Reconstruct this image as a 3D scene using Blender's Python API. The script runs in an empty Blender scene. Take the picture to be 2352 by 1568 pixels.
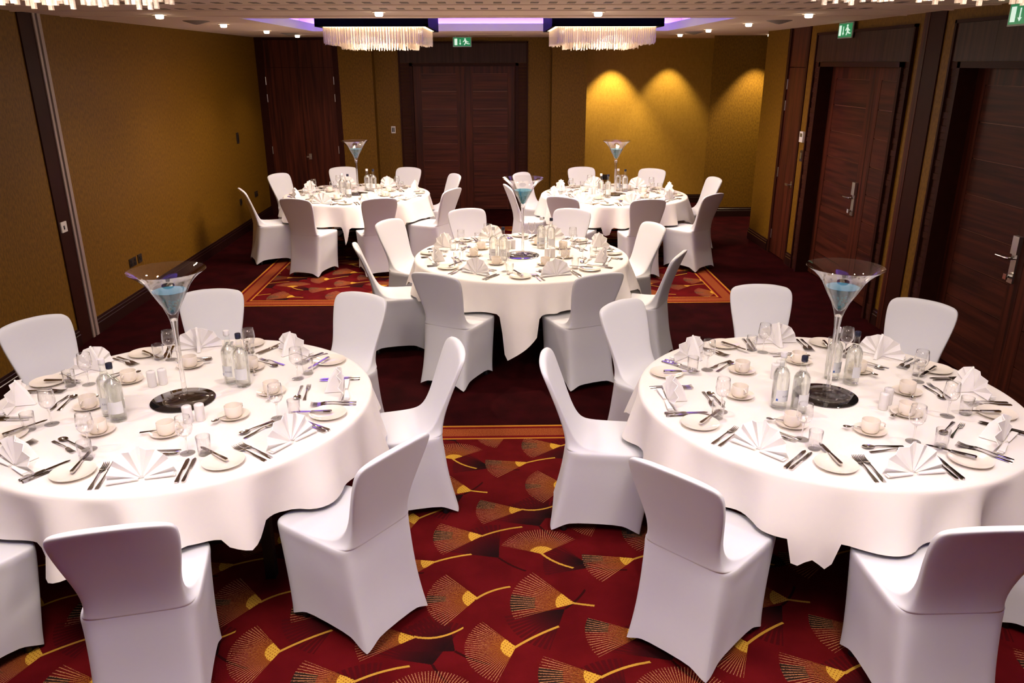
import bpy, math, random
from math import sin, cos, pi, radians, hypot, atan2, sqrt
from mathutils import Matrix, Vector

random.seed(7)
SC = bpy.context.scene
COL = SC.collection

# ------------------------------------------------------------------ camera
CAM_H = 2.35
cam_d = bpy.data.cameras.new('camera')
cam_d.sensor_width = 36.0
cam_d.lens = 27.523
cam_d.clip_start = 0.05
cam = bpy.data.objects.new('camera', cam_d)
COL.objects.link(cam)
_p, _y, _r = radians(19.541), radians(1.1826), radians(-0.1411)
fw = Vector((sin(_y) * cos(_p), cos(_y) * cos(_p), -sin(_p)))
r0 = Vector((cos(_y), -sin(_y), 0)); u0 = r0.cross(fw)
rt = cos(_r) * r0 + sin(_r) * u0
up = -sin(_r) * r0 + cos(_r) * u0
cam.matrix_world = Matrix(((rt.x, up.x, -fw.x, 0), (rt.y, up.y, -fw.y, 0), (rt.z, up.z, -fw.z, CAM_H), (0, 0, 0, 1)))
SC.camera = cam

# ------------------------------------------------------------------ world, exposure, light levels
world = bpy.data.worlds.new('world')
SC.world = world
world.use_nodes = True
world.node_tree.nodes['Background'].inputs[0].default_value = (0.02, 0.016, 0.014, 1)
world.node_tree.nodes['Background'].inputs[1].default_value = 0.2
SC.view_settings.view_transform = 'Standard'
SC.view_settings.look = 'None'
SC.view_settings.gamma = 1.0
SC.view_settings.use_curve_mapping = False
SC.view_settings.exposure = 0.32
cy = SC.cycles
cy.use_denoising = True
cy.max_bounces = 8
cy.diffuse_bounces = 4
cy.glossy_bounces = 4
cy.transmission_bounces = 6
cy.transparent_max_bounces = 28
cy.sample_clamp_indirect = 5.0
cy.caustics_reflective = False
cy.caustics_refractive = False

CHAND_NEAR_W = 30.0      # lamp inside each chandelier, all round
CHAND_FAR_W = 32.0
CHAND_NEAR_DOWN = 26.0   # and its downward share through the tray
CHAND_FAR_DOWN = 56.0
MID_W = 125.0            # the two downlights over the middle table
PLATE_NEAR = 3.5
PLATE_FAR = 7.0
DOWN_W = 30.0
WASH_W = 270.0
ADDED_DOWN_W = 40.0       # added unseen downlights that brighten the front tables
LED = 58.0
LED_NEAR = 70.0
WARM = (1.0, 0.81, 0.62)
WARM_NEAR = (1.0, 0.87, 0.76)   # the near lamps photograph whiter

# ------------------------------------------------------------------ material helpers
class S:
    """a scalar socket that can be written as arithmetic"""
    def __init__(s, nt, k): s.nt, s.k = nt, k
    def m(s, op, *b, clamp=False):
        n = s.nt.nodes.new('ShaderNodeMath'); n.operation = op; n.use_clamp = clamp
        for i, v in enumerate((s,) + b):
            if isinstance(v, S): s.nt.links.new(v.k, n.inputs[i])
            else: n.inputs[i].default_value = v
        return S(s.nt, n.outputs[0])
    def __add__(s, o): return s.m('ADD', o)
    def __sub__(s, o): return s.m('SUBTRACT', o)
    def __mul__(s, o): return s.m('MULTIPLY', o)
    def __truediv__(s, o): return s.m('DIVIDE', o)
    def gt(s, o): return s.m('GREATER_THAN', o)
    def lt(s, o): return s.m('LESS_THAN', o)
    def mn(s, o): return s.m('MINIMUM', o)
    def mx(s, o): return s.m('MAXIMUM', o)
    def round(s): return s.m('ROUND')
    def abs(s): return s.m('ABSOLUTE')
    def step(s, a, b):
        n = s.nt.nodes.new('ShaderNodeMapRange'); n.interpolation_type = 'SMOOTHSTEP'
        s.nt.links.new(s.k, n.inputs[0])
        n.inputs[1].default_value = a; n.inputs[2].default_value = b
        return S(s.nt, n.outputs[0])

def newmat(name):
    m = bpy.data.materials.new(name); m.use_nodes = True
    return m, m.node_tree, m.node_tree.nodes['Principled BSDF']

def pr(name, col, rough=0.5, metal=0.0, spec=0.5, coat=0.0, sheen=0.0, emit=None, estr=0.0, noise=0.0, nscale=40.0, bump=0.0, bscale=300.0, alpha=1.0):
    m, nt, b = newmat(name)
    b.inputs['Base Color'].default_value = (*col, 1)
    b.inputs['Roughness'].default_value = rough
    b.inputs['Metallic'].default_value = metal
    b.inputs['Specular IOR Level'].default_value = spec
    b.inputs['Coat Weight'].default_value = coat
    b.inputs['Sheen Weight'].default_value = sheen
    b.inputs['Alpha'].default_value = alpha
    if emit:
        b.inputs['Emission Color'].default_value = (*emit, 1)
        b.inputs['Emission Strength'].default_value = estr
    if noise or bump:
        tc = nt.nodes.new('ShaderNodeTexCoord')
    if noise:
        nz = nt.nodes.new('ShaderNodeTexNoise'); nz.inputs['Scale'].default_value = nscale
        nz.inputs['Detail'].default_value = 3
        nt.links.new(tc.outputs['Object'], nz.inputs['Vector'])
        mx = nt.nodes.new('ShaderNodeMix'); mx.data_type = 'RGBA'
        mx.inputs[6].default_value = (*[c * (1 - noise) for c in col], 1)
        mx.inputs[7].default_value = (*[min(1, c * (1 + noise)) for c in col], 1)
        nt.links.new(nz.outputs[0], mx.inputs[0]); nt.links.new(mx.outputs[2], b.inputs['Base Color'])
    if bump:
        n2 = nt.nodes.new('ShaderNodeTexNoise'); n2.inputs['Scale'].default_value = bscale
        nt.links.new(tc.outputs['Object'], n2.inputs['Vector'])
        bp = nt.nodes.new('ShaderNodeBump'); bp.inputs['Strength'].default_value = bump; bp.inputs['Distance'].default_value = 0.002
        nt.links.new(n2.outputs[0], bp.inputs['Height']); nt.links.new(bp.outputs[0], b.inputs['Normal'])
    return m

def wood(name, dark, lite, axis, rough=0.48, scale=1.0):
    """grain runs along axis (0 x, 1 y, 2 z) of world space"""
    m, nt, b = newmat(name)
    g = nt.nodes.new('ShaderNodeNewGeometry')
    mp = nt.nodes.new('ShaderNodeMapping')
    sc = [26 * scale] * 3; sc[axis] = 1.1 * scale
    mp.inputs['Scale'].default_value = sc
    nt.links.new(g.outputs['Position'], mp.inputs['Vector'])
    nz = nt.nodes.new('ShaderNodeTexNoise'); nz.inputs['Scale'].default_value = 1.0; nz.inputs['Detail'].default_value = 5
    nz.inputs['Distortion'].default_value = 0.4
    nt.links.new(mp.outputs[0], nz.inputs['Vector'])
    cr = nt.nodes.new('ShaderNodeValToRGB')
    cr.color_ramp.elements[0].position = 0.34; cr.color_ramp.elements[0].color = (*dark, 1)
    cr.color_ramp.elements[1].position = 0.68; cr.color_ramp.elements[1].color = (*lite, 1)
    nt.links.new(nz.outputs[0], cr.inputs[0]); nt.links.new(cr.outputs[0], b.inputs['Base Color'])
    b.inputs['Roughness'].default_value = rough
    b.inputs['Specular IOR Level'].default_value = 0.15
    return m

def thin_glass(name, tint, base=0.04, edge=0.5, rough=0.0):
    """clear glassware: see-through with a fresnel gloss, its light passing on"""
    m = bpy.data.materials.new(name); m.use_nodes = True; nt = m.node_tree
    nt.nodes.remove(nt.nodes['Principled BSDF'])
    out = nt.nodes['Material Output']
    t = nt.nodes.new('ShaderNodeBsdfTransparent'); t.inputs[0].default_value = (*tint, 1)
    g = nt.nodes.new('ShaderNodeBsdfGlossy'); g.inputs['Roughness'].default_value = rough
    g.inputs[0].default_value = (0.95, 0.95, 0.97, 1)
    lw = nt.nodes.new('ShaderNodeLayerWeight'); lw.inputs[0].default_value = 0.5
    k = S(nt, lw.outputs['Facing'])
    k = k.m('POWER', 2.8) * edge + base
    mx = nt.nodes.new('ShaderNodeMixShader')
    nt.links.new(k.k, mx.inputs[0]); nt.links.new(t.outputs[0], mx.inputs[1]); nt.links.new(g.outputs[0], mx.inputs[2])
    nt.links.new(mx.outputs[0], out.inputs[0])
    return m

def solid_glass(name, clear):
    m = bpy.data.materials.new(name); m.use_nodes = True; nt = m.node_tree
    nt.nodes.remove(nt.nodes['Principled BSDF'])
    g = nt.nodes.new('ShaderNodeBsdfGlass'); g.inputs['IOR'].default_value = 1.45; g.inputs['Roughness'].default_value = 0.0
    t = nt.nodes.new('ShaderNodeBsdfTransparent')
    mx = nt.nodes.new('ShaderNodeMixShader'); mx.inputs[0].default_value = clear
    nt.links.new(g.outputs[0], mx.inputs[1]); nt.links.new(t.outputs[0], mx.inputs[2])
    nt.links.new(mx.outputs[0], nt.nodes['Material Output'].inputs[0])
    return m

def liquid(name, tint, col, solid):
    m = bpy.data.materials.new(name); m.use_nodes = True; nt = m.node_tree
    b = nt.nodes['Principled BSDF']; out = nt.nodes['Material Output']
    b.inputs['Base Color'].default_value = (*col, 1); b.inputs['Roughness'].default_value = 0.03
    t = nt.nodes.new('ShaderNodeBsdfTransparent'); t.inputs[0].default_value = (*tint, 1)
    mx = nt.nodes.new('ShaderNodeMixShader'); mx.inputs[0].default_value = solid
    nt.links.new(t.outputs[0], mx.inputs[1]); nt.links.new(b.outputs[0], mx.inputs[2])
    nt.links.new(mx.outputs[0], out.inputs[0])
    return m

def emis(name, col, strength):
    m = bpy.data.materials.new(name); m.use_nodes = True; nt = m.node_tree
    nt.nodes.remove(nt.nodes['Principled BSDF'])
    e = nt.nodes.new('ShaderNodeEmission'); e.inputs[0].default_value = (*col, 1); e.inputs[1].default_value = strength
    nt.links.new(e.outputs[0], nt.nodes['Material Output'].inputs[0])
    return m

def wallpaper(name, a, b_, scale, rough, pattern=None):
    m, nt, b = newmat(name)
    g = nt.nodes.new('ShaderNodeNewGeometry')
    nz = nt.nodes.new('ShaderNodeTexNoise'); nz.inputs['Scale'].default_value = scale; nz.inputs['Detail'].default_value = 4
    mp = nt.nodes.new('ShaderNodeMapping'); mp.inputs['Scale'].default_value = (1, 1, 0.45)
    nt.links.new(g.outputs['Position'], mp.inputs['Vector']); nt.links.new(mp.outputs[0], nz.inputs['Vector'])
    fac = S(nt, nz.outputs[0]).step(0.3, 0.7)
    if pattern:
        vo = nt.nodes.new('ShaderNodeTexVoronoi'); vo.inputs['Scale'].default_value = pattern; vo.inputs['Randomness'].default_value = 0.15
        nt.links.new(g.outputs['Position'], vo.inputs['Vector'])
        fac = fac * 0.35 + S(nt, vo.outputs['Distance']).step(0.15, 0.5) * 0.65
    mx = nt.nodes.new('ShaderNodeMix'); mx.data_type = 'RGBA'
    mx.inputs[6].default_value = (*a, 1); mx.inputs[7].default_value = (*b_, 1)
    nt.links.new(fac.k, mx.inputs[0]); nt.links.new(mx.outputs[2], b.inputs['Base Color'])
    b.inputs['Roughness'].default_value = rough
    b.inputs['Specular IOR Level'].default_value = 0.2
    bp = nt.nodes.new('ShaderNodeBump'); bp.inputs['Strength'].default_value = 0.25; bp.inputs['Distance'].default_value = 0.002
    nt.links.new(nz.outputs[0], bp.inputs['Height']); nt.links.new(bp.outputs[0], b.inputs['Normal'])
    return m

def carpet_material():
    m, nt, b = newmat('woven_carpet')
    g = nt.nodes.new('ShaderNodeNewGeometry')
    sx = nt.nodes.new('ShaderNodeSeparateXYZ'); nt.links.new(g.outputs['Position'], sx.inputs[0])
    X, Y = S(nt, sx.outputs[0]), S(nt, sx.outputs[1])
    # slight wobble of the tufts
    nz = nt.nodes.new('ShaderNodeTexNoise'); nz.inputs['Scale'].default_value = 160; nz.inputs['Detail'].default_value = 2
    nt.links.new(g.outputs['Position'], nz.inputs['Vector'])
    tuft = S(nt, nz.outputs[0])
    n2 = nt.nodes.new('ShaderNodeTexNoise'); n2.inputs['Scale'].default_value = 5.0; n2.inputs['Detail'].default_value = 3
    nt.links.new(g.outputs['Position'], n2.inputs['Vector'])
    patch = S(nt, n2.outputs[0])
    wx = X + (tuft - 0.5) * 0.006
    wy = Y + (tuft - 0.5) * 0.006
    def mixc(f, a, bcol):
        mx = nt.nodes.new('ShaderNodeMix'); mx.data_type = 'RGBA'
        for i, v in ((6, a), (7, bcol)):
            if isinstance(v, tuple): mx.inputs[i].default_value = (*v, 1)
            else: nt.links.new(v, mx.inputs[i])
        nt.links.new(f.k, mx.inputs[0])
        return mx.outputs[2]
    base = mixc(patch.step(0.3, 0.7), (0.074, 0.0027, 0.0036), (0.104, 0.0042, 0.0054))
    PY = 1.022
    def local(hx, hy, ang):
        dy = wy - hy
        k = (dy / PY).round()
        dy = dy - k * PY
        dx = wx - hx - k * 0.5
        dx = dx - dx.round()
        c, s_ = cos(radians(ang)), sin(radians(ang))
        return dx * c + dy * s_, dy * c - dx * s_
    # shadow fans first: dark, black at the hub
    for hx, hy, ang, R, half in ((0.0, 3.36, 128, 0.30, 40), (-0.28, 2.62, 115, 0.27, 52), (0.46, 3.27, 160, 0.24, 34), (-0.06, 4.33, 172, 0.22, 34), (0.31, 3.72, 140, 0.26, 40), (0.30, 2.96, -140, 0.28, 32)):
        u, v = local(hx, hy, ang)
        r = (u * u + v * v).m('SQRT'); t = v.m('ARCTAN2', u)
        body = t.abs().lt(radians(half)) * r.lt(R)
        rays = (t * 70.0).m('SINE').gt(-0.35)
        f = body * (rays * r.step(R * .5, R * .8) + (r.step(R * .5, R * .8) * -1.0 + 1.0))
        cc = mixc(r.step(0.0, R * .9), (0.006, 0.004, 0.004), (0.055, 0.0035, 0.0045))
        base = mixc(f * 0.92, base, cc)
        st = (v + u * u * 1.2).abs().lt(0.006) * u.lt(0.0) * u.gt(-0.17)
        base = mixc(st * 0.9, base, (0.02, 0.003, 0.003))
    # gold ginkgo fans: hub, direction, radius, half spread, stem direction, stem length, stem curl, dark wedge
    FANS = ((-0.28, 4.41, 97, 0.22, 62, -48, 0.19, 1.6, None),
            (0.19, 4.36, -162, 0.27, 27, 22, 0.18, -0.8, (-27, -12)),
            (0.40, 4.07, -178, 0.24, 52, 36, 0.17, -1.8, (-8, 6)),
            (-0.15, 4.02, 164, 0.30, 36, -14, 0.09, 0.5, (2, 26)),
            (0.14, 3.81, -176, 0.265, 28, 0, 0.20, 2.8, (-28, -8)),
            (-0.08, 3.56, -174, 0.265, 33, 26, 0.22, -0.9, (-18, 4)),
            (0.57, 3.74, -170, 0.22, 58, 36, 0.23, -0.5, None))
    for hx, hy, ang, R, half, sa, sl, curl, wedge in FANS:
        u, v = local(hx, hy, ang)
        r = (u * u + v * v).m('SQRT'); t = v.m('ARCTAN2', u)
        q = r / R
        sect = t.abs().lt(radians(half))
        nl = round(half * 2 / 3.6)
        line = (t * (pi * 2 * nl / radians(2 * half))).m('COSINE')
        dens = q * 1.05 - 0.22
        rays = (line + (tuft - 0.5) * 1.6 - dens).gt(0.0)
        fan = sect * q.lt(1.0)
        ray_col = mixc(q.step(0.25, 0.95), (0.33, 0.115, 0.015), (0.44, 0.19, 0.085))
        base = mixc(fan * (q * -0.45 + 0.55), base, (0.10, 0.013, 0.005))
        if wedge:
            w = t.gt(radians(wedge[0])) * t.lt(radians(wedge[1])) * q.gt(0.62) * fan
            base = mixc(w * 0.9, base, (0.016, 0.013, 0.008))
        base = mixc(fan * rays * (q * -0.10 + 0.92), base, ray_col)
        hub = sect * r.lt(R * 0.30)
        dots = (u * 330.0).m('SINE') * (v * 330.0).m('SINE')
        hub_col = mixc(dots.gt(0.62), (0.54, 0.31, 0.034), (0.22, 0.07, 0.010))
        base = mixc(hub, base, hub_col)
        u2, v2 = local(hx, hy, sa)
        stem = (v2 - u2 * u2 * curl + u2 * (curl * sl * 0.5)).abs().lt(0.0062) * u2.gt(-0.012) * u2.lt(sl)
        base = mixc(stem, base, (0.46, 0.26, 0.032))
    # borders of the two patterned areas
    def inset(y0, y1):
        return (X + 2.79).mn((X * -1.0) + 2.56).mn(Y - y0).mn((Y * -1.0) + y1)
    d = inset(7.78, 11.88).mx(inset(-2.6, 4.895))
    field = mixc(patch.step(0.3, 0.7), (0.015, 0.0011, 0.0015), (0.026, 0.0018, 0.0024))
    band = mixc((tuft * 1.0).step(0.35, 0.65), (0.16, 0.022, 0.010), (0.30, 0.085, 0.020))
    gold = (0.42, 0.17, 0.02)
    red = (0.12, 0.005, 0.006)
    col = mixc(d.gt(0.207), gold, base)
    col = mixc(d.lt(0.190), col, red)
    col = mixc(d.lt(0.160), col, band)
    col = mixc(d.lt(0.050), col, red)
    col = mixc(d.lt(0.022), col, gold)
    col = mixc(d.lt(0.0), col, field)
    nt.links.new(col, b.inputs['Base Color'])
    b.inputs['Roughness'].default_value = 0.9
    b.inputs['Specular IOR Level'].default_value = 0.03
    bp = nt.nodes.new('ShaderNodeBump'); bp.inputs['Strength'].default_value = 0.5; bp.inputs['Distance'].default_value = 0.004
    nt.links.new(nz.outputs[0], bp.inputs['Height']); nt.links.new(bp.outputs[0], b.inputs['Normal'])
    return m

M = {}
M['cloth'] = pr('white_table_linen', (0.80, 0.76, 0.725), 0.75, spec=0.25, noise=0.03, nscale=9, bump=0.12, bscale=420)
M['spandex'] = pr('white_spandex', (0.69, 0.70, 0.74), 0.55, spec=0.3, noise=0.02, nscale=6, bump=0.05, bscale=500)
M['napkin'] = pr('white_napkin', (0.88, 0.86, 0.86), 0.8, spec=0.2)
M['china'] = pr('cream_china', (0.80, 0.73, 0.64), 0.12, spec=0.5)
M['white_china'] = pr('white_china', (0.74, 0.72, 0.72), 0.14)
M['glass'] = thin_glass('clear_glass', (0.988, 0.988, 0.986), 0.05, 1.1)
M['vase_glass'] = thin_glass('vase_glass', (0.99, 0.99, 0.99), 0.04, 0.75)
M['thick_glass'] = thin_glass('thick_clear_glass', (0.92, 0.93, 0.92), 0.11, 0.9)
M['solid_glass'] = solid_glass('solid_clear_glass', 0.25)
M['foot_glass'] = solid_glass('foot_clear_glass', 0.62)
M['bottle_glass'] = thin_glass('bottle_glass', (0.955, 0.975, 0.957), 0.06, 0.9)
M['water'] = solid_glass('still_water', 0.45)
M['blue_liquid'] = liquid('blue_liquid', (0.02, 0.44, 0.52), (0.0, 0.34, 0.44), 0.15)
M['blue_top'] = liquid('pale_blue_surface', (0.25, 0.72, 0.86), (0.20, 0.60, 0.78), 0.36)
M['gel'] = pr('teal_glass_bead', (0.02, 0.35, 0.36), 0.05, spec=0.9)
M['steel'] = pr('polished_steel', (0.62, 0.60, 0.58), 0.14, metal=1.0)
M['brushed'] = pr('brushed_steel', (0.55, 0.53, 0.50), 0.32, metal=1.0)
M['mirror'] = pr('black_mirror_glass', (0.008, 0.008, 0.009), 0.03, spec=0.9, coat=0.6)
M['cap_white'] = pr('white_cap', (0.72, 0.70, 0.72), 0.4)
M['cap_dark'] = pr('navy_cap', (0.012, 0.014, 0.032), 0.35)
M['paper'] = pr('pale_paper_label', (0.68, 0.70, 0.72), 0.6)
M['ink'] = pr('grey_ink', (0.16, 0.16, 0.20), 0.6)
M['ink_blue'] = pr('blue_ink', (0.05, 0.12, 0.35), 0.6)
M['wood_v'] = wood('dark_wood_vertical_grain', (0.024, 0.0050, 0.0026), (0.084, 0.0165, 0.0070), 2)
M['wood_x'] = wood('dark_wood_cross_grain', (0.034, 0.0072, 0.0040), (0.094, 0.0205, 0.0100), 0)
M['wood_y'] = wood('dark_wood_cross_grain_side', (0.028, 0.0060, 0.0034), (0.080, 0.0170, 0.0082), 1)
M['wood_grey'] = wood('smoky_veneer', (0.024, 0.0082, 0.0050), (0.052, 0.0190, 0.0120), 2)
M['wood_frame'] = pr('dark_door_frame', (0.028, 0.0062, 0.0038), 0.5, spec=0.08, noise=0.25, nscale=14)
M['groove'] = pr('groove_highlight_wood', (0.19, 0.055, 0.024), 0.5)  # pale tone paints in the highlight along the plank edges
M['slat'] = pr('rough_split_wood', (0.040, 0.0115, 0.0065), 0.6, spec=0.08, noise=0.5, nscale=50)
M['base_wood'] = pr('dark_skirting', (0.018, 0.005, 0.004), 0.3)
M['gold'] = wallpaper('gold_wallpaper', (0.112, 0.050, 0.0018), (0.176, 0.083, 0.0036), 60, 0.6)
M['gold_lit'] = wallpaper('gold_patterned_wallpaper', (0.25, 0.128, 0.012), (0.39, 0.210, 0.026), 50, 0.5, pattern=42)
M['ceiling'] = pr('ceiling_paint', (0.74, 0.565, 0.44), 0.85, spec=0.2)
M['slot'] = pr('dark_vent', (0.20, 0.145, 0.105), 0.8)
M['grille'] = pr('speaker_mesh', (0.24, 0.20, 0.17), 0.7)
M['black'] = pr('black_metal', (0.006, 0.006, 0.008), 0.4)
M['housing'] = pr('black_lacquer', (0.0012, 0.0012, 0.0016), 0.6, spec=0.02)
M['alu'] = pr('pale_seal_strip', (0.30, 0.22, 0.19), 0.45)
M['plastic'] = pr('white_plastic', (0.66, 0.62, 0.58), 0.4)
M['lcd'] = pr('grey_display', (0.10, 0.085, 0.055), 0.2)
M['bronze'] = pr('dark_bronze_plate', (0.045, 0.028, 0.022), 0.4, metal=0.4)
M['bulb'] = emis('lamp_glow', (1.0, 0.86, 0.66), 14.0)
M['plate_near'] = emis('chandelier_lamp_tray', (1.0, 0.77, 0.46), PLATE_NEAR)
M['led'] = emis('violet_led', (0.20, 0.09, 1.0), LED)
M['led_near'] = emis('violet_led_near', (0.24, 0.17, 1.0), LED_NEAR)
M['cove'] = pr('cove_white_paint', (0.70, 0.68, 0.72), 0.8)
M['crystal'] = pr('crystal_rod', (0.66, 0.56, 0.50), 0.06, spec=1.0, alpha=0.36)
M['exit_green'] = pr('exit_green', (0.0, 0.13, 0.045), 0.3, emit=(0.0, 0.30, 0.10), estr=0.42)
M['exit_white'] = pr('exit_white', (0.7, 0.8, 0.75), 0.3, emit=(0.72, 1.0, 0.86), estr=0.55)
M['acrylic'] = pr('clear_acrylic_edge', (0.30, 0.36, 0.33), 0.15)
M['carpet'] = carpet_material()

# ------------------------------------------------------------------ mesh helpers
class MB:
    def __init__(s): s.v, s.f, s.m = [], [], []
    def add(s, vs, fs, mi=0):
        o = len(s.v); s.v += [tuple(p) for p in vs]; s.f += [tuple(i + o for i in f) for f in fs]; s.m += [mi] * len(fs)
        return s
    def box(s, a, b, mi=0):
        x0, y0, z0 = a; x1, y1, z1 = b
        return s.add([(x0, y0, z0), (x1, y0, z0), (x1, y1, z0), (x0, y1, z0), (x0, y0, z1), (x1, y0, z1), (x1, y1, z1), (x0, y1, z1)],
                     [(3, 2, 1, 0), (4, 5, 6, 7), (0, 1, 5, 4), (1, 2, 6, 5), (2, 3, 7, 6), (3, 0, 4, 7)], mi)
    def lathe(s, prof, n=32, c=(0, 0, 0), mi=0):
        vs, rows = [], []
        for r, z in prof:
            if r < 1e-6: rows.append([len(vs)]); vs.append((c[0], c[1], c[2] + z))
            else:
                rows.append(list(range(len(vs), len(vs) + n)))
                vs += [(c[0] + r * cos(2 * pi * k / n), c[1] + r * sin(2 * pi * k / n), c[2] + z) for k in range(n)]
        fs = []
        for a, b in zip(rows, rows[1:]):
            for k in range(n):
                k2 = (k + 1) % n
                if len(a) == 1 and len(b) == 1: continue
                if len(a) == 1: fs.append((a[0], b[k2], b[k]))
                elif len(b) == 1: fs.append((a[k], a[k2], b[0]))
                else: fs.append((a[k], a[k2], b[k2], b[k]))
        return s.add(vs, fs, mi)
    def prism(s, poly, h, mi=0, axis=2, at=0.0):
        """poly in two coordinates, extruded by h along axis"""
        def p3(a, b, t):
            return (a, b, t) if axis == 2 else ((a, t, b) if axis == 1 else (t, a, b))
        n = len(poly)
        vs = [p3(a, b, at) for a, b in poly] + [p3(a, b, at + h) for a, b in poly]
        fs = [tuple(reversed(range(n))), tuple(range(n, 2 * n))] + [(k, (k + 1) % n, n + (k + 1) % n, n + k) for k in range(n)]
        return s.add(vs, fs, mi)
    def tube(s, pts, rad, n=10, mi=0, caps=True):
        pts = [Vector(p) for p in pts]
        rr = rad if isinstance(rad, (list, tuple)) else [rad] * len(pts)
        o = []
        ref = Vector((0, 0, 1))
        for i, p in enumerate(pts):
            d = (pts[min(i + 1, len(pts) - 1)] - pts[max(i - 1, 0)]).normalized()
            a = d.cross(ref)
            if a.length < 1e-3: a = d.cross(Vector((1, 0, 0)))
            a.normalize(); b = d.cross(a)
            o += [p + (a * cos(2 * pi * k / n) + b * sin(2 * pi * k / n)) * rr[i] for k in range(n)]
        fs = []
        for i in range(len(pts) - 1):
            for k in range(n):
                fs.append((i * n + k, i * n + (k + 1) % n, (i + 1) * n + (k + 1) % n, (i + 1) * n + k))
        if caps:
            fs.append(tuple(reversed(range(n)))); fs.append(tuple(range((len(pts) - 1) * n, len(pts) * n)))
        return s.add(o, fs, mi)
    def mesh(s, name, mats, smooth=False, angle=40):
        me = bpy.data.meshes.new(name)
        me.from_pydata(s.v, [], s.f)
        for mt in (mats if isinstance(mats, (list, tuple)) else [mats]): me.materials.append(mt)
        me.polygons.foreach_set('material_index', s.m)
        me.validate(); me.update()
        import bmesh
        bm = bmesh.new(); bm.from_mesh(me); bmesh.ops.recalc_face_normals(bm, faces=bm.faces); bm.to_mesh(me); bm.free()
        if smooth:
            me.polygons.foreach_set('use_smooth', [True] * len(me.polygons))
            if angle is not None: me.set_sharp_from_angle(angle=radians(angle))
        return me

def ob(name, me, parent=None, loc=(0, 0, 0), rz=0.0, link=True):
    o = bpy.data.objects.new(name, me)
    o.location = loc; o.rotation_euler = (0, 0, rz)
    if parent: o.parent = parent
    if link: COL.objects.link(o)
    return o

def tag(o, label=None, cat=None, group=None, kind=None):
    if label: o['label'] = label
    if cat: o['category'] = cat
    if group: o['group'] = group
    if kind: o['kind'] = kind
    return o

def struct(name, me, parent=None, loc=(0, 0, 0)):
    o = ob(name, me, parent, loc)
    o['kind'] = 'structure'
    return o

PROTO = []
def proto(name, me=None):
    o = bpy.data.objects.new(name, me); PROTO.append(o); return o
def pchild(parent, name, me, loc=(0, 0, 0), rz=0):
    o = bpy.data.objects.new(name, me); o.parent = parent; o.location = loc; o.rotation_euler = (0, 0, rz); PROTO.append(o); return o
def kids(o): return [c for c in PROTO if c.parent is o]
KIDS = {}
def inst(p, loc, rz=0.0, label=None, cat=None, group=None, tilt=0.0):
    """a copy of a thing with copies of its parts and sub-parts"""
    c = p.copy(); COL.objects.link(c)
    c.location = loc; c.rotation_euler = (tilt, 0, rz)
    tag(c, label, cat, group)
    if p.name not in KIDS: KIDS[p.name] = kids(p)
    for k in KIDS[p.name]:
        d = k.copy(); COL.objects.link(d); d.parent = c
        if k.name not in KIDS: KIDS[k.name] = kids(k)
        for g in KIDS[k.name]:
            e = g.copy(); COL.objects.link(e); e.parent = d
    return c

def light(name, typ, loc, power, col, **kw):
    l = bpy.data.lights.new(name, typ); l.energy = power; l.color = col
    for k, v in kw.items(): setattr(l, k, v)
    o = bpy.data.objects.new(name, l); o.location = loc; COL.objects.link(o)
    return o

# ================================================================== ROOM
XL, XR, ZC = -3.70, 3.60, 2.74
YN = -2.6                       # wall behind the camera
YP = 13.0                       # pilaster fronts and cupboard of the far wall
YD = 13.25                      # recessed door wall
OPEN = ((-2.29, 2.23, 7.70, 10.70), (-2.29, 2.23, 0.30, 3.30))

struct('floor', MB().box((XL - .1, YN, -0.06), (4.8, 14.3, 0.0)).mesh('floor', M['carpet']))

# ceiling with two openings
def ceiling():
    b = MB()
    xs = [XL - .1, -2.29, 2.23, 4.8]
    ys = [YN, 0.30, 3.30, 7.70, 10.70, 14.3]
    for i in range(3):
        for j in range(5):
            if i == 1 and j in (1, 3): continue
            b.box((xs[i], ys[j], ZC), (xs[i + 1], ys[j + 1], ZC + 0.03))
    return struct('ceiling', b.mesh('ceiling', M['ceiling']))
CEIL = ceiling()
slot_me = MB().box((-0.028, -0.058, -0.002), (0.028, 0.058, 0.003)).mesh('slot', M['slot'])
for yy in (5.78, 6.40):
    for i in range(44):
        ob('slot', slot_me, CEIL, (-2.62 + i * 0.126 + (0.03 if yy > 6 else 0), yy, ZC))
lip = MB().box((XL, 7.30, ZC - 0.006), (XR, 7.325, ZC + .002)).box((XL, 5.95, ZC - 0.006), (XR, 6.0, ZC + .002)).box((XL, 6.56, ZC - .006), (XR, 6.6, ZC + .002))
struct('trim_1', lip.mesh('trim', M['ceiling']))

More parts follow.
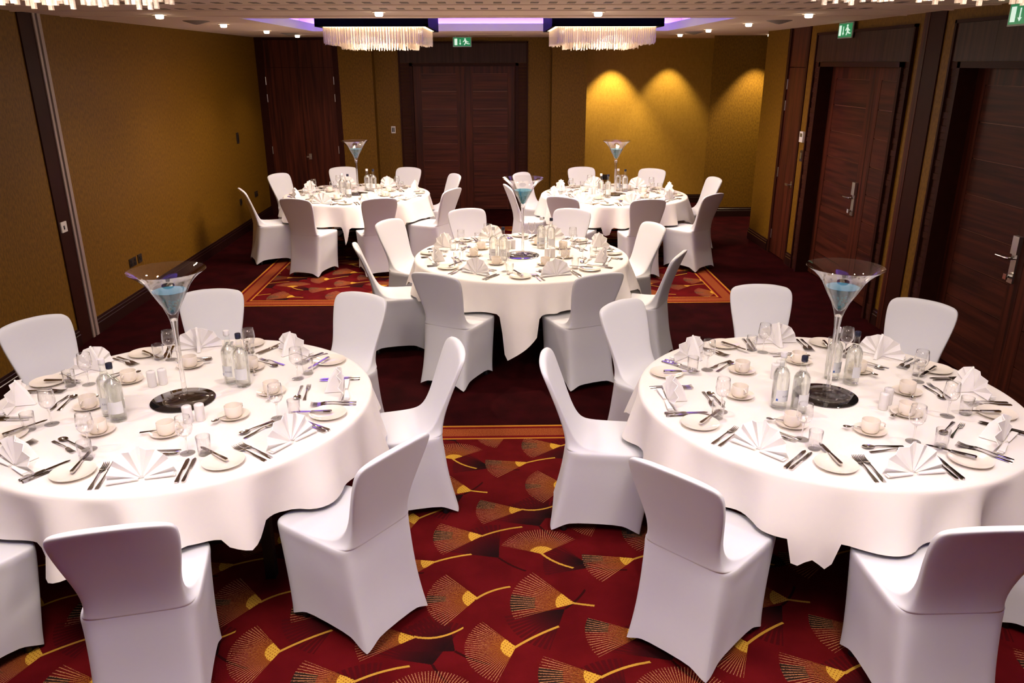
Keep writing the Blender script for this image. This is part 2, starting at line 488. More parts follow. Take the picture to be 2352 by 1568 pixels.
for (x0, x1, y0, y1) in OPEN:
    g = 0.20; zt = 3.06
    b = MB()
    b.box((x0 - g, y0 - g, zt), (x1 + g, y1 + g, zt + .02))
    b.box((x0 - g - .02, y0 - g, ZC + .03), (x0 - g, y1 + g, zt)); b.box((x1 + g, y0 - g, ZC + .03), (x1 + g + .02, y1 + g, zt))
    b.box((x0 - g, y0 - g - .02, ZC + .03), (x1 + g, y0 - g, zt)); b.box((x0 - g, y1 + g, ZC + .03), (x1 + g, y1 + g + .02, zt))
    rec = struct('ceiling_recess', b.mesh('ceiling_recess', M['cove']))
    u = MB(); h = ZC + .088
    e = .012
    u.box((x0 - .01, y0 - .01, ZC - .001), (x0 + e, y1 + .01, h)); u.box((x1 - e, y0 - .01, ZC - .001), (x1 + .01, y1 + .01, h))
    u.box((x0 + e, y0 - .01, ZC - .001), (x1 - e, y0 + e, h)); u.box((x0 + e, y1 - e, ZC - .001), (x1 - e, y1 + .01, h))
    ob('upstand', u.mesh('upstand', M['cove']), rec)
    l = MB(); w = .02
    for a, bb in (((x0 - .13, y0 - .1), (x0 - .13 + w, y1 + .1)), ((x1 + .13 - w, y0 - .1), (x1 + .13, y1 + .1)), ((x0 - .1, y0 - .13), (x1 + .1, y0 - .13 + w)), ((x0 - .1, y1 + .13 - w), (x1 + .1, y1 + .13))):
        l.box((*a, ZC + .045), (*bb, ZC + .065))
    ob('led_strip', l.mesh('led_strip', M['led'] if y0 > 5 else M['led_near']), rec)

# left wall
def wall(name, a, b, mat): return struct(name, MB().box(a, b).mesh(name, mat))
wall('wall_left', (XL - .1, YN, 0), (XL, YP + .3, ZC), M['gold'])
wall('wall_near', (XL - .1, YN - .1, 0), (4.8, YN, ZC), M['gold'])
b = MB()
b.box((XL, 6.635, 0), (XL + .012, 6.835, ZC))
struct('trim_2', b.mesh('trim', M['wood_frame']))
sp = MB().box((XL, 6.835, 0), (XL + .022, 6.868, ZC)).box((XL, 6.90, 0), (XL + .022, 6.945, ZC))
so = struct('trim_3', sp.mesh('trim', M['alu']))
ob('groove', MB().box((XL, 6.868, 0), (XL + .006, 6.90, ZC)).mesh('groove', M['black']), so)
# right wall: plain wall, built round its openings
DA = (7.06, 9.216, 7.22, 9.02); DB = (4.30, 6.46, 4.46, 6.29)
CUP = (9.44, 10.12)
b = MB()
ys = [YN, DB[2], DB[3], DA[2], DA[3], CUP[0], CUP[1], 10.95]
for k in range(7):
    if k in (1, 3, 5): b.box((XR, ys[k], 2.315 if k != 5 else ZC - .001), (XR + .3, ys[k + 1], ZC))
    else: b.box((XR, ys[k], 0), (XR + .3, ys[k + 1], ZC))
struct('wall_right', b.mesh('wall_right', M['gold']))
wall('wall_right_return', (XR + .3, 10.80, 0), (4.8, 10.95, ZC), M['gold'])
b = MB().box((XR - .012, 6.636, 0), (XR, 6.874, ZC))
struct('trim_4', b.mesh('trim', M['wood_frame']))
struct('trim_5', MB().box((XR - .016, 6.874, 0), (XR, 6.957, ZC)).mesh('trim', M['wood_v']))
# far wall
wall('wall_far_left', (-2.43, YP, 0), (-1.905, YD + .3, ZC), M['gold'])
b = MB()
b.box((-1.905, YD, 0), (-1.32, YD + .3, ZC)); b.box((0.355, YD, 0), (0.91, YD + .3, ZC)); b.box((-1.32, YD, 2.34), (0.355, YD + .3, ZC))
struct('wall_far', b.mesh('wall_far', M['gold']))
wall('wall_far_right', (0.91, YP, 0), (1.46, 14.1, ZC), M['gold'])
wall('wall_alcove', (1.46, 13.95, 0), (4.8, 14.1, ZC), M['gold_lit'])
b = MB().prism([(3.33, 12.6), (4.8, 12.6), (4.8, 13.95), (3.95, 13.95)], ZC)
struct('wall_alcove_right', b.mesh('wall_alcove_right', M['gold']))
wall('wall_outer_right', (4.75, 10.95, 0), (4.8, 12.6, ZC), M['gold'])

# skirting boards: plinth, a stepped moulding on top
def skirting(name, p, q, n):
    """p to q along the wall foot, n points into the room"""
    p, q, n = Vector(p), Vector(q), Vector(n)
    prof = [(0, 0), (.020, 0), (.020, .095), (.016, .10), (.016, .125), (.010, .13), (.008, .15), (0, .15)]
    vs = [(*(p + n * a), z) for a, z in prof] + [(*(q + n * a), z) for a, z in prof]
    k = len(prof)
    fs = [tuple(range(k)), tuple(range(k, 2 * k))] + [(i, (i + 1) % k, k + (i + 1) % k, k + i) for i in range(k)]
    struct(name, MB().add(vs, fs).mesh(name, M['base_wood']))
skirting('baseboard_left', (XL, 6.945), (XL, YP), (1, 0))
skirting('baseboard_left_near', (XL, YN), (XL, 6.635), (1, 0))
skirting('baseboard_far_left', (-2.43, YP), (-1.905, YP), (0, -1))
skirting('baseboard_door_left', (-1.905, YD), (-1.52, YD), (0, -1))
skirting('baseboard_door_right', (.54, YD), (.91, YD), (0, -1))
skirting('baseboard_far_right', (.91, YP), (1.46, YP), (0, -1))
skirting('baseboard_alcove', (1.46, 13.95), (3.94, 13.95), (0, -1))
skirting('baseboard_alcove_right', (3.33, 12.6), (4.75, 12.6), (0, -1))
skirting('baseboard_right_far', (XR, 10.15), (XR, 10.95), (-1, 0))
skirting('baseboard_right_mid', (XR, 9.216), (XR, 9.42), (-1, 0))
skirting('baseboard_right_near', (XR, 6.957), (XR, 7.06), (-1, 0))
skirting('baseboard_right_post', (XR, 6.46), (XR, 6.636), (-1, 0))
skirting('baseboard_right_front', (XR, YN), (XR, 4.30), (-1, 0))

# ------------------------------------------------------------------ doors
hinge_me = MB().box((-.006, -.006, 0), (.006, .006, .105)).tube([(0, 0, -.006), (0, 0, .111)], .007, 8).mesh('hinge', M['brushed'])

# cupboard doors at the far left, full height dark panels
def cupboard_far():
    x0, x1, y = -3.66, -2.43, YP
    b = MB()
    b.box((XL, y, 0), (-3.585, y + .1, ZC)); b.box((x1 - .085, y, 0), (x1, y + .1, ZC)); b.box((-3.585, y + .02, 2.70), (x1 - .085, y + .1, ZC))
    b.box((-3.585, y + .06, 0), (x1 - .085, y + .1, ZC))
    d = struct('door_1', b.mesh('door_frame', M['wood_frame']))
    L, R_, mid = -3.583, x1 - .087, -3.045
    for a, c in ((L, mid - .002), (mid + .002, R_)):
        ob('leaf', MB().box((a, y + .012, .02), (c, y + .056, 2.292)).mesh('leaf', M['wood_v']), d)
        ob('upper_panel', MB().box((a, y + .012, 2.30), (c, y + .056, 2.698)).mesh('upper_panel', M['wood_v']), d)
    for z in (2.05, 1.79, .99, .2):
        ob('hinge', hinge_me, d, (L + .002, y + .008, z)); ob('hinge', hinge_me, d, (R_ - .002, y + .008, z))
    k = MB().box((-.022, -.008, -.045), (.022, 0, .045)); k.tube([(0, -.006, .0), (0, -.045, .0)], .008, 8); k.box((-.05, -.052, -.012), (.012, -.04, .012))
    ob('handle', k.mesh('handle', M['brushed']), d, (-2.985, y + .012, .94))
cupboard_far()

def surround_slats(d, axis, a0, a1, face, sgn, z0, z1, n, rng):
    """uneven horizontal split-wood pieces stacked up a strip"""
    z = z0; step = (z1 - z0) / n
    variants = []
    for v in range(5):
        t = .004 + .0022 * v
        if axis == 0: me = MB().box((0, min(0, sgn * t), 0.0015), (a1 - a0, max(0, sgn * t), step - .0015))
        else: me = MB().box((min(0, sgn * t), 0, 0.0015), (max(0, sgn * t), a1 - a0, step - .0015))
        variants.append(me.mesh('slat', M['slat']))
    for k in range(n):
        loc = (a0, face, z) if axis == 0 else (face, a0, z)
        ob('slat', rng.choice(variants), d, loc)
        z += step

# double doors in the far wall
def far_doors():
    y = YD; rng = random.Random(3)
    sx0, sx1, ox0, ox1 = -1.525, .54, -1.32, .355
    b = MB()
    # moulded edge round the surround, and the jamb lining
    b.box((sx0, y - .03, 0), (sx0 + .025, y, 2.68)); b.box((sx1 - .025, y - .03, 0), (sx1, y, 2.68)); b.box((sx0, y - .03, 2.655), (sx1, y, 2.68))
    b.box((ox0 - .03, y - .035, 0), (ox0 + .015, y + .16, 2.36)); b.box((ox1 - .015, y - .035, 0), (ox1 + .03, y + .16, 2.36)); b.box((ox0 - .03, y - .035, 2.315), (ox1 + .03, y + .16, 2.36))
    d = struct('door_2', b.mesh('door_frame', M['wood_frame']))
    hx = [sx0 + .025, -1.03, -.52, 0.02, sx1 - .025]
    for a, c in zip(hx, hx[1:]):
        ob('header_panel', MB().box((a + .001, y - .018, 2.362), (c - .001, y, 2.654)).mesh('header_panel', M['wood_grey']), d)
    for a, c in ((sx0 + .026, ox0 - .031), (ox1 + .031, sx1 - .026)):
        surround_slats(d, 0, a, c, y - .006, -1, 0.0, 2.36, 44, rng)
    mid = (ox0 + ox1) / 2; yl = y + .06
    for s, (a, c) in enumerate(((ox0 + .016, mid - .002), (mid + .002, ox1 - .016))):
        lf = ob('leaf', MB().box((a, yl, .012), (a + .125, yl + .045, 2.312)).box((c - .125, yl, .012), (c, yl + .045, 2.312)).box((a + .125, yl, 2.20), (c - .125, yl + .045, 2.312)).mesh('leaf', M['wood_v']), d)
        n = 8; z = .012; st = (2.2 - .012) / n
        ob('highlight_backing', MB().box((a + .125, yl + .014, .012), (c - .125, yl + .045, 2.2)).mesh('highlight_backing', M['groove']), lf)  # painted highlight, showing as pale lines through the plank gaps
        pm = MB().box((0, 0, .004), (c - a - .256, .012, st - .004)).mesh('plank', M['wood_x'])
        for k in range(n):
            ob('plank', pm, lf, (a + .128, yl + .002, z)); z += st
far_doors()

# side doors in the right-hand wall
def right_doors(num, Y, label_handle=True, lock_y=8.03):
    sy0, sy1, oy0, oy1 = Y; x = XR; rng = random.Random(num)
    b = MB()
    b.box((x - .03, sy0, 0), (x, sy0 + .025, 2.66)); b.box((x - .03, sy1 - .025, 0), (x, sy1, 2.66)); b.box((x - .03, sy0, 2.635), (x, sy1, 2.66))
    b.box((x - .035, oy0 - .03, 0), (x + .2, oy0 + .012, 2.355)); b.box((x - .035, oy1 - .012, 0), (x + .2, oy1 + .03, 2.355)); b.box((x - .035, oy0 - .03, 2.31), (x + .2, oy1 + .03, 2.355))
    d = struct('door_%d' % num, b.mesh('door_frame', M['wood_frame']))
    hs = [sy0 + .025 + (sy1 - sy0 - .05) * k / 4 for k in range(5)]
    for a, c in zip(hs, hs[1:]):
        ob('header_panel', MB().box((x - .018, a + .001, 2.357), (x, c - .001, 2.634)).mesh('header_panel', M['wood_grey']), d)
    for a, c in ((sy0 + .026, oy0 - .031), (oy1 + .031, sy1 - .026)):
        surround_slats(d, 1, a, c, x - .004, -1, 0.0, 2.355, 44, rng)
    mid = lock_y - .09; xl = x + .115
    for a, c in ((oy0 + .013, mid - .002), (mid + .002, oy1 - .013)):
        lf = ob('leaf', MB().box((xl, a, .012), (xl + .045, a + .125, 2.308)).box((xl, c - .125, .012), (xl + .045, c, 2.308)).box((xl, a + .125, 2.19), (xl + .045, c - .125, 2.308)).mesh('leaf', M['wood_v']), d)
        n = 8; st = (2.19 - .012) / n
        ob('highlight_backing', MB().box((xl + .014, a + .125, .012), (xl + .045, c - .125, 2.19)).mesh('highlight_backing', M['groove']), lf)  # pale behind the gaps: edge highlight put into the colour
        pm = MB().box((0, 0, .004), (.012, c - a - .256, st - .004)).mesh('plank', M['wood_y'])
        for k in range(n): ob('plank', pm, lf, (xl + .002, a + .128, .012 + st * k))
    # electronic lock with lever, on the far leaf
    h = MB().box((-.03, -.034, .06), (0, .034, .19)).box((-.016, -.03, -.15), (0, .03, .06))
    lk = ob('lock_plate', h.mesh('lock_plate', M['brushed']), d, (xl - .001, lock_y, 1.0))
    ob('lever', MB().tube([(-.01, 0, .03), (-.06, 0, .03), (-.066, .03, .03), (-.066, .13, .028)], [.011, .011, .011, .009], 10).mesh('lever', M['steel'], True), lk)
    ob('thumb_turn', MB().tube([(-.01, 0, -.10), (-.04, 0, -.10)], .013, 12).box((-.05, -.006, -.125), (-.036, .03, -.085)).mesh('thumb_turn', M['steel']), lk)
right_doors(3, DA, lock_y=8.05)
right_doors(4, DB, lock_y=5.39)

def cupboard_right():
    y0, y1 = CUP; x = XR
    b = MB().box((x - .012, y0, 0), (x + .1, y0 + .05, ZC)).box((x - .012, y1 - .07, 0), (x + .1, y1, ZC)).box((x + .06, y0, 0), (x + .1, y1, ZC))
    d = struct('door_5', b.mesh('door_frame', M['wood_frame']))
    ob('leaf', MB().box((x + .004, y0 + .052, .015), (x + .05, y1 - .072, 2.295)).mesh('leaf', M['wood_v']), d)
    ob('upper_panel', MB().box((x + .004, y0 + .052, 2.303), (x + .05, y1 - .072, ZC - .002)).mesh('upper_panel', M['wood_v']), d)
    for z in (2.05, 1.80, .99, .2): ob('hinge', hinge_me, d, (x + .0, y1 - .071, z))
    k = MB().box((-.006, -.02, -.04), (0, .02, .04)); k.tube([(-.004, 0, .0), (-.05, 0, 0)], .008, 8); k.box((-.058, -.01, -.012), (-.044, .07, .012))
    ob('handle', k.mesh('handle', M['brushed']), d, (x + .004, 9.545, .95))
cupboard_right()

# ------------------------------------------------------------------ small fittings on the walls
def plate(name, loc, size, face, mat, parts, label, cat):
    """face 'x+' on the left wall, 'x-' on the right, 'y-' on the far wall"""
    w, h, t = size
    o = ob(name, None, None, loc)
    def add(nm, u0, v0, u1, v1, d0, d1, mt):
        if face == 'y-': bx = MB().box((u0, -d1, v0), (u1, -d0, v1))
        elif face == 'x+': bx = MB().box((d0, u0, v0), (d1, u1, v1))
        else: bx = MB().box((-d1, u0, v0), (-d0, u1, v1))
        ob(nm, bx.mesh(nm, mt), o)
    add('plate', -w / 2, -h / 2, w / 2, h / 2, 0, t, mat)
    for nm, u0, v0, u1, v1, mt in parts: add(nm, u0, v0, u1, v1, t, t + .004, mt)
    return tag(o, label, cat)
plate('wall_socket', (XL, 7.86, .455), (.15, .085, .009), 'x+', M['bronze'], [('rocker', -.055, .0, -.035, .03, M['black']), ('rocker', .035, .0, .055, .03, M['black']), ('outlet', -.06, -.032, -.02, -.005, M['black']), ('outlet', .02, -.032, .06, -.005, M['black'])], 'dark double wall socket low on the left wall, nearest the camera', 'socket')
plate('data_socket', (XL, 8.03, .455), (.085, .085, .009), 'x+', M['bronze'], [('outlet', -.02, -.015, .02, .02, M['black'])], 'square dark data socket beside the nearest double wall socket, left wall', 'socket')
plate('wall_socket', (XL, 12.25, .46), (.15, .085, .009), 'x+', M['bronze'], [('outlet', -.06, -.032, -.02, .0, M['black']), ('outlet', .02, -.032, .06, .0, M['black'])], 'dark double wall socket on the left wall close to the cupboard corner', 'socket')
plate('wall_socket', (XL, 11.48, .465), (.085, .085, .009), 'x+', M['bronze'], [('outlet', -.02, -.02, .02, .02, M['black'])], 'single dark socket on the left wall behind the far left chair', 'socket')
plate('wall_switch', (XL, 11.66, 1.35), (.085, .15, .012), 'x+', M['bronze'], [('rocker', -.02, -.05, .02, .05, M['black'])], 'slim dark switch plate at eye height on the left wall', 'switch')
plate('key_switch', (XL + .012, 6.70, 1.045), (.088, .088, .010), 'x+', M['plastic'], [('keyhole', -.012, -.02, .002, .012, M['black'])], 'white square key switch on the dark left wall post', 'switch')
plate('wall_switch', (-1.655, YD, 1.335), (.068, .11, .012), 'y-', M['plastic'], [('rocker', -.02, -.035, -.003, .035, M['black']), ('rocker', .003, -.035, .02, .035, M['black'])], 'pale switch plate left of the far double doors', 'switch')
plate('thermostat', (XR, 9.335, 1.535), (.10, .12, .028), 'x-', M['plastic'], [('display', -.028, .0, .028, .04, M['lcd'])], 'white thermostat with grey display on the right wall', 'thermostat')
plate('wall_switch', (XR, 9.32, 1.32), (.075, .125, .008), 'x-', M['bronze'], [('rocker', -.02, -.035, .02, .035, M['lcd'])], 'grey switch plate right under the white thermostat', 'switch')
plate('floor_box', (1.93, 13.95, .46), (.15, .09, .012), 'y-', M['bronze'], [('outlet', -.05, -.02, -.01, .02, M['black']), ('outlet', .015, -.025, .06, .025, M['black'])], 'dark double wall socket on the lit yellow alcove wall', 'socket')

# exit signs: green running-man pictograms
def exit_sign(loc, rz, label, hang, w, h):
    o = ob('exit_sign', None, None, loc, rz)
    ob('panel', MB().box((-w / 2 - .012, 0, -h / 2 - .012), (w / 2 + .012, .012, h / 2 + .012)).mesh('panel', M['acrylic']), o)
    ob('green_face', MB().box((-w / 2, -.003, -h / 2), (w / 2, 0, h / 2)).mesh('green_face', M['exit_green']), o)
    p = MB()
    p.prism([(-.15, -.065), (-.095, -.065), (-.095, .065), (-.15, .065)], .003, axis=1, at=-.006)
    p.prism([(-.046, .05), (-.046, -.03), (-.062, -.03), (-.04, -.062), (-.018, -.03), (-.034, -.03), (-.034, .05)], .003, axis=1, at=-.006)
    p.prism([(.060 + .017 * cos(k * pi / 6), .056 + .017 * sin(k * pi / 6)) for k in range(12)], .003, axis=1, at=-.006)
    p.prism([(.052, .038), (.078, .036), (.104, .008), (.128, .004), (.130, -.008), (.100, -.006), (.088, .006), (.086, -.012), (.116, -.030), (.150, -.034), (.150, -.047), (.108, -.045), (.074, -.027), (.050, -.064), (.034, -.060), (.058, -.018), (.058, .012), (.044, .014), (.024, -.008), (.014, .000), (.036, .028)], .003, axis=1, at=-.006)
    p.v = [(x * w / .34, y, z * h / .17) for x, y, z in p.v]
    ob('pictogram', p.mesh('pictogram', M['exit_white']), o)
    if hang:
        top = ZC - loc[2]
        ob('hanger', MB().tube([(.10, .006, h / 2 + .01), (.10, .006, top)], .006, 8).tube([(-.10, .006, h / 2 + .01), (-.10, .006, top)], .006, 8).mesh('hanger', M['brushed']), o)
    return tag(o, label, 'exit sign')
exit_sign((-.475, 12.5, 2.655), 0, 'green running man exit sign hanging before the far double doors', True, .255, .118)
exit_sign((XR - .046, 8.44, 2.658), -pi / 2, 'green running man exit sign above the right wall doors, fully in view', False, .315, .128)
exit_sign((XR - .046, 5.60, 2.658), -pi / 2, 'green exit sign above the nearest right doors, cut by the frame corner', False, .315, .128)

# ------------------------------------------------------------------ ceiling fittings
dl_p = proto('downlight', MB().lathe([(.030, -.004), (.058, -.006), (.060, 0.0), (.030, 0.0)], 24).mesh('downlight', M['ceiling'], True))
pchild(dl_p, 'lens', MB().lathe([(0, -.036), (.026, -.034), (.032, -.026), (.032, .0)], 20).mesh('lens', M['bulb'], True))
DL = [(-2.77, 7.08, 'first of the left row from the camera'), (-2.78, 8.74, 'second of the left row'), (-2.80, 10.43, 'third of the left row'), (-2.79, 11.99, 'last of the left row, before the cupboard'),
      (-.914, 6.77, 'left of the two between slots and cove'), (.84, 6.80, 'right of the two between slots and cove'),
      (2.65, 7.07, 'first of the right row from the camera'), (2.65, 8.72, 'second of the right row'), (2.63, 10.26, 'third of the right row'), (2.65, 11.91, 'last of the right row, before the alcove'), (3.99, 12.05, 'half hidden behind the right wall corner')]
DL_ADDED = [(-.914, 4.72), (.84, 4.72), (-2.78, 4.6), (-2.78, 3.0), (2.65, 4.6), (2.65, 3.0), (-.914, 3.75), (.84, 3.75)]  # unseen fittings, added to light the front tables
for x, y in DL_ADDED:
    inst(dl_p, (x, y, ZC), 0, 'added fill downlight %s, %s, unseen above the frame' % ('at the left wall' if x < -2 else 'at the right wall' if x > 2 else 'left of the middle' if x < 0 else 'right of the middle', 'farther' if y > 4 else 'nearer'), 'downlight', 'added fill downlights')
for x, y, w in DL:
    inst(dl_p, (x, y, ZC), 0, 'small glowing ceiling downlight, ' + w, 'downlight', 'ceiling downlights')
sp_p = proto('ceiling_speaker', MB().lathe([(0, -.035), (.03, -.030), (.12, -.004), (.125, 0)], 32).mesh('ceiling_speaker', M['grille'], True))
for x, y, w in ((-2.84, 8.13, 'left side, nearer the camera'), (2.79, 8.20, 'right side, nearer the camera'), (-2.73, 11.31, 'left side, by the far wall'), (2.65, 11.09, 'right side, by the far alcove')):
    inst(sp_p, (x, y, ZC), 0, 'shallow grey cone ceiling speaker, ' + w, 'speaker', 'ceiling speakers')
vent = ob('ceiling_vent', MB().box((-.33, -.06, -.004), (.33, .06, 0.0)).mesh('ceiling_vent', M['ceiling']), None, (-.05, 12.1, ZC))
for k in range(5): ob('louvre', MB().box((-.31, -.045 + k * .02, -.008), (.31, -.037 + k * .02, -.004)).mesh('louvre', M['slot']), vent)
tag(vent, 'long slotted ceiling vent behind the hanging exit sign', 'vent')

def rod_mesh(L, r=.0075):
    v = [(r * cos(k * pi / 2 + pi / 4), r * sin(k * pi / 2 + pi / 4), z) for z in (0, -L) for k in range(4)]
    return v, [(0, 1, 2, 3), (7, 6, 5, 4), (0, 4, 5, 1), (1, 5, 6, 2), (2, 6, 7, 3), (3, 7, 4, 0)]
ROD = {}
for L in (.150, .158, .166, .195, .205):
    m_ = MB(); v, f = rod_mesh(L); m_.add(v, f); ROD[L] = m_.mesh('crystal_rod', M['crystal'])
def chandelier(cx, cy_, label, seen):
    """black box in the ceiling recess, lamp tray under it, rows of crystal rods"""
    zb = 2.715
    o = ob('chandelier', None, None, (cx, cy_, zb))
    hx, hy = .57, .775
    bx = MB().box((-hx, -hy, 0.012), (hx, hy, .345))
    bx.box((-hx, -hy, -.012), (hx, -hy + .035, .012)); bx.box((-hx, hy - .035, -.012), (hx, hy, .012)); bx.box((-hx, -hy, -.012), (-hx + .035, hy, .012)); bx.box((hx - .035, -hy, -.012), (hx, hy, .012))
    ob('housing', bx.mesh('housing', M['housing']), o)
    ob('lamp_tray', MB().box((-hx + .036, -hy + .036, -.004), (hx - .036, hy - .036, .011)).mesh('lamp_tray', M['plate_near']), o)
    bulk = MB(); rng = random.Random(int(cx * 100) + int(cy_ * 10))
    for ring, (ax, ay, L0) in enumerate(((.50, .70, .158), (.478, .674, .158), (.456, .648, .158), (.43, .62, .158), (.36, .50, .200), (.33, .47, .200), (.22, .34, .200))):
        sp_ = .021 if ring == 0 else .030
        pts = []
        nx, ny = int(2 * ax / sp_), int(2 * ay / sp_)
        for k in range(nx): pts += [(-ax + k * sp_, -ay, 'front'), (-ax + k * sp_ + sp_ * .5, ay, 'back')]
        for k in range(ny): pts += [(-ax, -ay + k * sp_, 'left'), (ax, -ay + k * sp_, 'right')]
        for px, py, side in pts:
            L = rng.choice((.150, .158, .166)) if L0 < .18 else rng.choice((.195, .205))
            if ring == 0 and side in seen:
                ob('crystal_rod', ROD[L], o, (px + rng.uniform(-.002, .002), py, -.012))
            else:
                v, f = rod_mesh(L + rng.uniform(-.008, .008)); bulk.add([(a + px, bb + py, c - .012) for a, bb, c in v], f)
    st = ob('inner_rods', bulk.mesh('inner_rods', M['crystal']), o); st['kind'] = 'stuff'
    return tag(o, label, 'chandelier', 'crystal rod chandeliers')
chandelier(-1.23, 9.28, 'crystal rod chandelier under a black box, above the far left table', ('front', 'right'))
chandelier(1.16, 9.30, 'crystal rod chandelier under a black box, above the far right table', ('front', 'left'))
chandelier(-1.23, 1.86, 'crystal rod chandelier above the front left table, only tips showing', ('back',))
chandelier(1.20, 1.76, 'crystal rod chandelier above the front right table, only tips showing', ('back',))
for cx, cy_, w, w2 in ((-1.23, 9.28, CHAND_FAR_W, CHAND_FAR_DOWN), (1.16, 9.30, CHAND_FAR_W, CHAND_FAR_DOWN), (-1.23, 1.86, CHAND_NEAR_W, CHAND_NEAR_DOWN), (1.20, 1.76, CHAND_NEAR_W, CHAND_NEAR_DOWN)):
    light('chandelier_lamp', 'AREA', (cx, cy_, 2.485), w2, WARM if cy_ > 5 else WARM_NEAR, shape='RECTANGLE', size=.95, size_y=1.3)
    light('chandelier_lamp', 'POINT', (cx, cy_, 2.44), w, WARM if cy_ > 5 else WARM_NEAR, shadow_soft_size=.22)
for k, (x, y, _) in enumerate(DL[:10]):
    l = light('downlight_lamp', 'SPOT', (x, y, 2.69), MID_W if k in (4, 5) else DOWN_W, WARM, spot_size=radians(110), spot_blend=.8, shadow_soft_size=.03)
for x, y in DL_ADDED:
    light('downlight_lamp', 'SPOT', (x, y, 2.69), ADDED_DOWN_W, WARM_NEAR, spot_size=radians(110), spot_blend=.8, shadow_soft_size=.03)  # light of the added fittings, fill for the front tables
for x, y, p in ((1.98, 13.60, WASH_W), (2.95, 13.62, WASH_W * .5), (4.0, 12.27, WASH_W * .8)):
    light('wall_washer_lamp', 'SPOT', (x, y, 2.70), p, (1.0, .84, .52), spot_size=radians(76), spot_blend=.55, shadow_soft_size=.02)

# ================================================================== THINGS ON AND ROUND THE TABLES
# ---- chair in a stretch cover; local +y is away from the table
def chair_mesh():
    N = 72
    #      z     yf     yr     hw    n
    R_ = [(.000, -.335, .168, .212, 9), (.05, -.340, .156, .206, 9), (.12, -.350, .138, .201, 9), (.20, -.360, .120, .198, 9), (.28, -.369, .106, .197, 9), (.36, -.378, .095, .197, 9), (.42, -.385, .088, .201, 8), (.445, -.388, .086, .206, 7),
          (.462, -.388, .085, .207, 7), (.472, -.384, .085, .2055, 7), (.4775, -.374, .085, .203, 7), (.4795, -.345, .085, .200, 7), (.482, -.27, .085, .197, 7), (.484, -.18, .086, .194, 7), (.489, -.10, .087, .189, 7), (.497, -.045, .087, .182, 6.5), (.511, -.008, .089, .175, 6),
          (.535, .020, .092, .170, 5.5), (.58, .048, .101, .168, 5), (.64, .075, .119, .175, 4.6), (.70, .100, .140, .186, 4.6), (.76, .126, .163, .196, 4.6), (.82, .152, .188, .204, 4.6), (.865, .170, .208, .207, 4.6), (.893, .182, .221, .206, 4.4), (.911, .190, .230, .201, 4.2), (.922, .198, .234, .192, 4), (.929, .207, .233, .170, 3.4)]
    vs = []
    def sp(c, n): return math.copysign(abs(c) ** (2.0 / n), c)
    for z, yf, yr, hw, n in R_:
        yc, hd = (yf + yr) / 2, (yr - yf) / 2
        for k in range(N):
            t = 2 * pi * (k + .5) / N
            # spread the samples so corners keep enough of them
            cx, sy = sp(cos(t), n), sp(sin(t), n)
            x, y = hw * cx, yc + hd * sy
            zz = z
            if z < .34:
                u, w = abs(cx), abs(sy)
                if w >= u: a = (1 - min(1, u) ** 2.2) * (.072 if sy > 0 else .085)
                else: a = (1 - min(1, w) ** 2.2) * .082
                f = 1 - z / .34
                zz = z + a * f
                pull = a * f * .30
                if w >= u: y -= math.copysign(pull, sy)
                else: x -= math.copysign(pull, cx)
            if z > .6:
                f = min(1, (z - .6) / .3)
                zz = z - .024 * abs(x / .2) ** 2.4 * f
                y -= .022 * (x / .2) ** 2 * f          # back dished a little towards the sitter
            vs.append((x, y, zz))
    m = MB()
    nr = len(R_); fs = []
    for i in range(nr - 1):
        for k in range(N):
            fs.append((i * N + k, i * N + (k + 1) % N, (i + 1) * N + (k + 1) % N, (i + 1) * N + k))
    # close the top with strips across
    o = (nr - 1) * N
    top = [o + k for k in range(N)]
    h = N // 2
    for k in range(h):
        a, b_ = top[k], top[(k + 1) % N]
        c, d = top[(N - 2 - k) % N], top[(N - 1 - k) % N]
        if len({a, b_, c, d}) == 4: fs.append((a, b_, c, d))
    m.add(vs, fs)
    return m.mesh('cover', M['spandex'], True, None)
chair_p = proto('banquet_chair')
cov = pchild(chair_p, 'cover', chair_mesh())
sub = cov.modifiers.new('smooth', 'SUBSURF'); sub.levels = 1; sub.render_levels = 1
foot_me = MB().lathe([(0, 0), (.016, 0), (.018, .004), (.016, .02), (.012, .035), (0, .035)], 14).mesh('foot', M['black'], True)
for x, y in ((-.160, -.265), (.160, -.265), (-.160, .085), (.160, .085)): pchild(chair_p, 'foot', foot_me, (x, y, 0))

